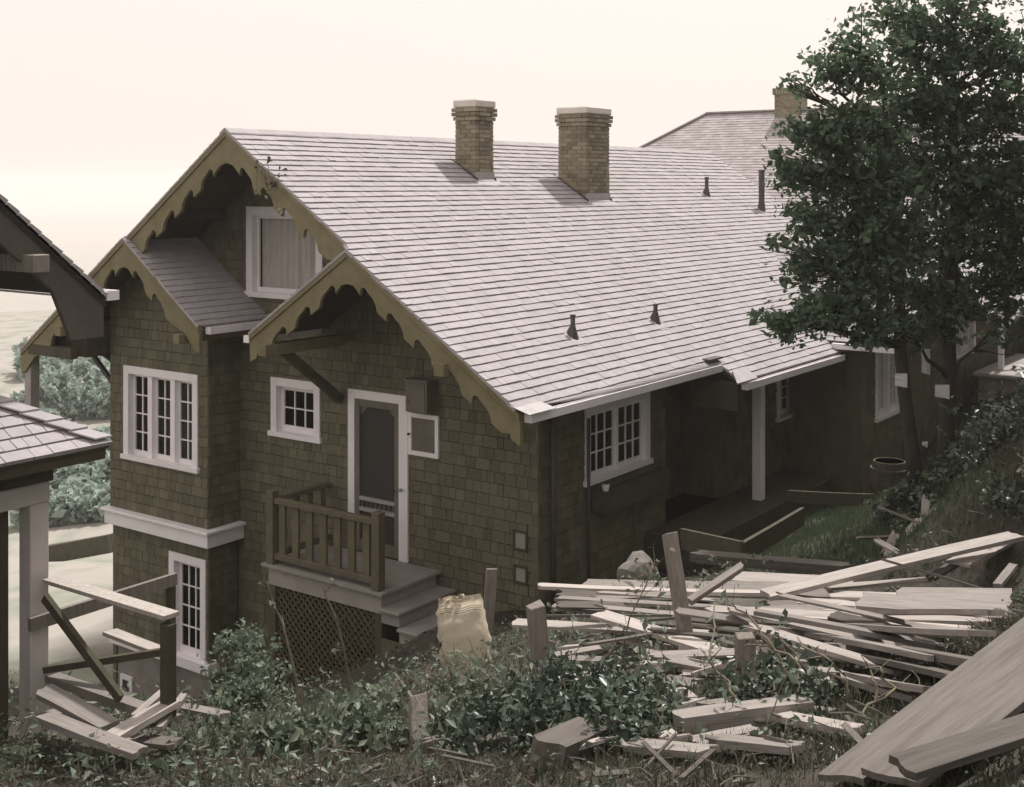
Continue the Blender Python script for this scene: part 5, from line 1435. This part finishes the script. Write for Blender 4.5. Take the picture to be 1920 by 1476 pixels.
for k, pts in enumerate((
    [(1420, 1390, 6.0), (1380, 1310, 6.0), (1330, 1240, 6.2), (1340, 1130, 6.6)],
    [(1480, 1260, 6.3), (1440, 1200, 6.4), (1400, 1150, 6.6), (1345, 1125, 6.8)],
    [(1625, 1370, 5.8), (1645, 1290, 5.9), (1625, 1240, 6.0)],
    [(1600, 1355, 5.7), (1680, 1290, 5.8), (1650, 1250, 5.9)],
    [(1590, 1290, 6.0), (1545, 1230, 6.1), (1495, 1195, 6.3)],
    [(1510, 1420, 5.2), (1470, 1390, 5.3), (1400, 1385, 5.5)],
    [(1480, 1340, 6.0), (1500, 1250, 6.2), (1440, 1210, 6.4), (1390, 1215, 6.5)],
    [(1430, 1310, 6.4), (1460, 1270, 6.5), (1500, 1235, 6.6), (1440, 1190, 6.7)])):
    w_ = [P(*p) for p in pts]; sm = []
    for i in range(len(w_) - 1): sm += wander(w_[i], w_[i + 1], 4, .03)[:-1]
    sm.append(w_[-1]); g = ground(w_[0].x, w_[0].y); sm[0].z = min(sm[0].z, g)
    mb = MB(); mb.tube(sm, [.009 * (1 - .6 * i / len(sm)) for i in range(len(sm))], 6)
    for i in range(3):
        q = random.choice(sm[2:]); mb.tube([q, q + Vector((random.uniform(-.1, .1), random.uniform(-.1, .1), random.uniform(-.03, .12)))], [.004, .002], 5)
    top(mb, 'bramble_cane', M['twig'], ('longest bare cane rising past the flat stake toward the tilted stake', 'pale cane drooping from the heap to the brambles', 'upright cane before the big corner plank',
        'bent cane touching the big corner plank edge', 'cane sloping over the slim grey board', 'low cane arching along the bottom edge by the thick beam', 'cane looping round the flat short stake', 'short cane tangled beside the looping cane')[k], 'bramble', 'bramble canes over the boards', smooth=True)

# sprig of climber on the upper bargeboard
cl = thing('climbing_sprig', onX(500, 330, XV)[0] and (XV - .03, onX(505, 320, XV)[0], onX(505, 320, XV)[1]), 'small flowering sprig caught on the upper gable board', 'plant')
mb = MB(); C = []; CF = []
for (x0, y0, x1, y1) in ((520, 340, 492, 318), (512, 345, 505, 305), (520, 340, 528, 325), (510, 380, 512, 345), (480, 360, 486, 312), (497, 372, 505, 345), (520, 395, 512, 345)):
    a = P(x0, y0, 0.01); ya, za = onX(x0, y0, XV - .02); yb, zb_ = onX(x1, y1, XV - .02)
    mb.tube(wander((XV - .02, ya, za), (XV - .05, yb, zb_), 4, .02), .004, 5)
    for k in range(5): C.append(np.array([XV - .04, yb, zb_]) + rng.normal(size=3) * .035)
for (x, y) in ((480, 361), (500, 370), (522, 393), (527, 397)):
    ya, za = onX(x, y, XV - .04)
    for k in range(7): CF.append(np.array([XV - .04, ya, za]) + rng.normal(size=3) * .012)
mb.build('stem', M['twig'], cl); V, Fa = leaf_np(np.array(C), .06); tag(np_obj('leaves', V, Fa, M['litter'], cl), kind='stuff')
V, Fa = leaf_np(np.array(CF), .04); tag(np_obj('flowers', V, Fa, M['sack'], cl), kind='stuff')

# ------------------------------------------------------------------ ground cover
def scatter(n, region):
    out = []
    while len(out) < n:
        px = random.uniform(region[0], region[1]); py = random.uniform(region[2], region[3])
        lo, hi = 3.5, 40.0; t = (px - CX) / FOC
        d = lo; hit = None
        while d < hi:
            p = P(px, py, d)
            if p.z < float(ground_arr(p.x, p.y)): hit = d; break
            d += .25
        if hit: out.append((hit, px, py))
        else: out.append((10, px, py))
    return out
def area_points(n, x0, x1, y0, y1, cond=None):
    P_ = rng.uniform((x0, y0), (x1, y1), (n, 2)); 
    if cond is not None: P_ = P_[cond(P_)]
    z = ground_arr(P_[:, 0], P_[:, 1]); return np.column_stack([P_, z])
def vis(Pn, pad=60):
    d = Pn[:, 0] * FX + Pn[:, 1] * FY; r = Pn[:, 0] * RX + Pn[:, 1] * RY
    px = CX + FOC * r / np.maximum(d, .1); return (d > 3) & (px > -pad * 3) & (px < 1920 + pad * 3)
def clear(Pn):        # nothing grows under the houses
    x, y = Pn[:, 0], Pn[:, 1]
    return ~((x > 12.3) & (y > 8.5)) & ~((x > 11.2) & (y > 9.6) & (y < 16.4)) & ~((x > 19.8) & (y > 7.1)) & ~((x > 14.9) & (x < 19.7) & (y > 7.6)) & ~((y > 8.4) & (x < 5.9) & (y < 12))
A = area_points(90000, 1, 26, -4, 20, lambda q: vis(q) & clear(q))
nv = np.array([noise.noise((a[0] * .9, a[1] * .9, 4)) for a in A])
dd = A[:, 0] * FX + A[:, 1] * FY; rr_ = A[:, 0] * RX + A[:, 1] * RY; pxx = CX + FOC * rr_ / dd; pyy = CY - FOC * A[:, 2] / dd
lawn = (pxx > 1390) & (pyy > 850) & (pyy < 1075)
Aq = area_points(70000, 9.5, 19, 0, 8, lambda q: vis(q) & clear(q))
dq = Aq[:, 0] * FX + Aq[:, 1] * FY; pq = CX + FOC * (Aq[:, 0] * RX + Aq[:, 1] * RY) / dq; yq = CY - FOC * Aq[:, 2] / dq
Aq = Aq[(pq > 1390) & (yq > 850) & (yq < 1075)]
gmask = ((nv > .02) & (rng.uniform(0, 1, len(A)) < .75)) | lawn
Gp = np.concatenate([A[gmask], Aq]); n = len(Gp)
# grass blades
h = rng.uniform(.04, .13, n); az = rng.uniform(0, 6.283, n); w2 = rng.uniform(.004, .009, n); ln = rng.uniform(.01, .07, n); az2 = rng.uniform(0, 6.283, n)
p0 = Gp + np.column_stack([np.cos(az) * w2, np.sin(az) * w2, np.full(n, -.01)]); p1 = Gp - np.column_stack([np.cos(az) * w2, np.sin(az) * w2, np.full(n, .01)])
p2 = Gp + np.column_stack([np.cos(az2) * ln, np.sin(az2) * ln, h])
V = np.stack([p0, p1, p2], 1).reshape(-1, 3); i = np.arange(n) * 3
tag(np_obj('grass', V, np.stack([i, i + 1, i + 2], 1), M['grass']), kind='stuff', label='short rough grass on the slope', cat='grass')
# thicker cover close to the viewer
N_ = area_points(400000, 1.5, 9, -2.5, 8.5, lambda q: vis(q) & clear(q) & (q[:, 0] * FX + q[:, 1] * FY < 8.3) & (q[:, 0] * FX + q[:, 1] * FY > 3.6))
N_ = N_[:42000]; n = len(N_)
h = rng.uniform(.02, .10, n); az = rng.uniform(0, 6.283, n); w2 = rng.uniform(.002, .005, n); ln = rng.uniform(.01, .08, n); az2 = rng.uniform(0, 6.283, n)
p0 = N_ + np.column_stack([np.cos(az) * w2, np.sin(az) * w2, np.full(n, -.01)]); p1 = N_ - np.column_stack([np.cos(az) * w2, np.sin(az) * w2, np.full(n, .01)])
p2 = N_ + np.column_stack([np.cos(az2) * ln, np.sin(az2) * ln, h])
V = np.stack([p0, p1, p2], 1).reshape(-1, 3); i = np.arange(n) * 3
tag(np_obj('rough_grass', V, np.stack([i, i + 1, i + 2], 1), M['litter']), kind='stuff', label='matted dry grass in the near foreground', cat='grass')
N2 = N_[rng.uniform(0, 1, n) < .22].copy(); N2[:, 2] += rng.uniform(0, .05, len(N2))
V, Fa = leaf_np(N2, .024, up_bias=.5)
tag(np_obj('small_weeds', V, Fa, M['leaf_dark']), kind='stuff', label='tiny dark weeds matted over the near slope', cat='weeds')
# weeds and leaf litter
Lp = A[(~gmask) & (rng.uniform(0, 1, len(A)) < .55)]; Lp[:, 2] += rng.uniform(.0, .03, len(Lp))
V, Fa = leaf_np(Lp, .05, tilt=.5, up_bias=.9)
tag(np_obj('leaf_litter', V, Fa, M['litter']), kind='stuff', label='dry leaf litter strewn over the soil', cat='litter')
B_ = area_points(120000, 1, 20, -3, 16, lambda q: vis(q) & clear(q) & (q[:, 0] * FX + q[:, 1] * FY < 12.5))
nb_ = np.array([noise.noise((a[0] * 1.3, a[1] * 1.3, 9)) for a in B_]); hgt = np.clip(nb_ * .45, 0, .26); kk = nb_ > .1; B_ = B_[kk]; hgt = hgt[kk]; B_[:, 2] += rng.uniform(0, 1, len(B_)) * (.03 + hgt)
bd = B_[:, 0] * FX + B_[:, 1] * FY; bpx = CX + FOC * (B_[:, 0] * RX + B_[:, 1] * RY) / bd; bpy_ = CY - FOC * B_[:, 2] / bd
keep = ~((bpx > 1480 + np.maximum(0, 1445 - bpy_) * .9) & (bpy_ > 1150)) & ~((bpx > 1020) & (bpx < 1900) & (bpy_ > 1060) & (bpy_ < 1285) & (rng.uniform(0, 1, len(B_)) < .8))
V, Fa = leaf_np(B_[keep], .034, up_bias=.35)
tag(np_obj('ground_cover', V, Fa, M['leaf_mid']), kind='stuff', label='low leafy ground cover on the slope', cat='ground cover')

D_ = area_points(26000, 1, 16, -3, 14, lambda q: vis(q) & clear(q) & (q[:, 0] * FX + q[:, 1] * FY < 11.5))
mb = MB()
for q in D_[:1700]:
    if q[0] * FX + q[1] * FY < 4.6: continue
    L_ = random.uniform(.04, .24); a_ = random.uniform(0, 6.283); v_ = Vector((math.cos(a_), math.sin(a_), random.uniform(-.15, .35))) * L_
    c_ = Vector(q) + Vector((0, 0, random.uniform(.005, .06)))
    mb.tube([c_, c_ + v_ * .5 + Vector((random.uniform(-.03, .03), random.uniform(-.03, .03), .01)), c_ + v_], [random.uniform(.0015, .004)] * 3, 4)
tag(mb.build('dead_twigs', M['deadtwig']), kind='stuff', label='dead twigs littering the slope', cat='twigs')
mb = MB()
for q in D_[1700:2200]:
    L_ = random.uniform(.06, .3); a_ = random.uniform(0, 6.283); v_ = Vector((math.cos(a_), math.sin(a_), random.uniform(-.1, .25))) * L_
    c_ = Vector(q) + Vector((0, 0, random.uniform(.01, .04)))
    mb.bar(c_, c_ + v_, random.uniform(.01, .03), random.uniform(.005, .012), up=(random.uniform(-.4, .4), random.uniform(-.4, .4), 1), jit=.012)
tag(mb.build('wood_splinters', M['darkboard']), kind='stuff', label='wood splinters and chips on the slope', cat='splinters')
mb = MB(); C = []
for q in D_[2700:3350]:
    if q[0] * FX + q[1] * FY < 5.6 or (proj(q)[0] > 1430 and proj(q)[1] > 1060): continue
    h_ = random.uniform(.12, .42); e_ = Vector(q) + Vector((random.uniform(-.12, .12), random.uniform(-.12, .12), h_))
    pts_ = wander(q, e_, 4, .03); mb.tube(pts_, [.004, .0035, .003, .0025, .0015], 4)
    for k in range(int(h_ * 26)):
        f_ = random.uniform(.25, 1); C.append(np.array(Vector(q).lerp(e_, f_)) + rng.normal(size=3) * .03)
tag(mb.build('weed_stalks', M['twig']), kind='stuff', label='thin weed stalks on the slope', cat='weeds')
V, Fa = leaf_np(np.array(C), .05, aspect=.45)
tag(np_obj('weed_leaves', V, Fa, M['leaf_teal']), kind='stuff', label='pale leaves on the thin weed stalks', cat='weeds')

# ------------------------------------------------------------------ far yard and hillside bushes at the left
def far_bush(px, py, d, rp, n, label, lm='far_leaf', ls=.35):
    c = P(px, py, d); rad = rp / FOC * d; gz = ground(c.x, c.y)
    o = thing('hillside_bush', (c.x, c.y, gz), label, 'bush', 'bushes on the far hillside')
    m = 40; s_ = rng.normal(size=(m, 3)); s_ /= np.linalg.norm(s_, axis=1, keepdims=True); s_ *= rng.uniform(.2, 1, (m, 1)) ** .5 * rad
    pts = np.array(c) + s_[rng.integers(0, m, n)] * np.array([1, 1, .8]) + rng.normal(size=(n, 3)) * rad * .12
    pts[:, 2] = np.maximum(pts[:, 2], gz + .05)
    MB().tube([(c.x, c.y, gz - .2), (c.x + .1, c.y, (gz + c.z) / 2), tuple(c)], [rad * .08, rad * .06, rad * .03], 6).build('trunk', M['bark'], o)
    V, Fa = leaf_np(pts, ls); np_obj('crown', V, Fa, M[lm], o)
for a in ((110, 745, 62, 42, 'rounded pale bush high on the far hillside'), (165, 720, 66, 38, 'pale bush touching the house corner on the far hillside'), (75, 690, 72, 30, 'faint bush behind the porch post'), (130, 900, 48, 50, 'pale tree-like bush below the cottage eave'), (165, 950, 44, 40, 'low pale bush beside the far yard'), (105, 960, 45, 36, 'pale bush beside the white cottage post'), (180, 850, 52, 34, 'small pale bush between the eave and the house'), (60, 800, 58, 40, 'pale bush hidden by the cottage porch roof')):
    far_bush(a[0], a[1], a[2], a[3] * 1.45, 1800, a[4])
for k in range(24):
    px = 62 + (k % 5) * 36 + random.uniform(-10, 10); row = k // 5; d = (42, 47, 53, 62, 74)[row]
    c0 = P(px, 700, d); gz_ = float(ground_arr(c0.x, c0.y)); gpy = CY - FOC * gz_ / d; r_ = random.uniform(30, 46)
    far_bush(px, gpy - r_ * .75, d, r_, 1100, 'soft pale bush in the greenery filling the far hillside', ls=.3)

# ------------------------------------------------------------------ thin haze over the valley
hz_ = MB().box(-3300, 3300, -3300, 3300, -62, 14).build('haze', M['dark'])
hm = bpy.data.materials.new('haze_air'); hm.use_nodes = True
t_ = hm.node_tree; t_.nodes.remove(t_.nodes['Principled BSDF'])
pv = t_.nodes.new('ShaderNodeVolumePrincipled'); pv.inputs['Color'].default_value = (.94, .90, .88, 1); pv.inputs['Density'].default_value = .0009; pv.inputs['Anisotropy'].default_value = .3
t_.links.new(pv.outputs[0], t_.nodes['Material Output'].inputs['Volume'])
hz_.data.materials.clear(); hz_.data.materials.append(hm)
hz_['kind'] = 'stuff'
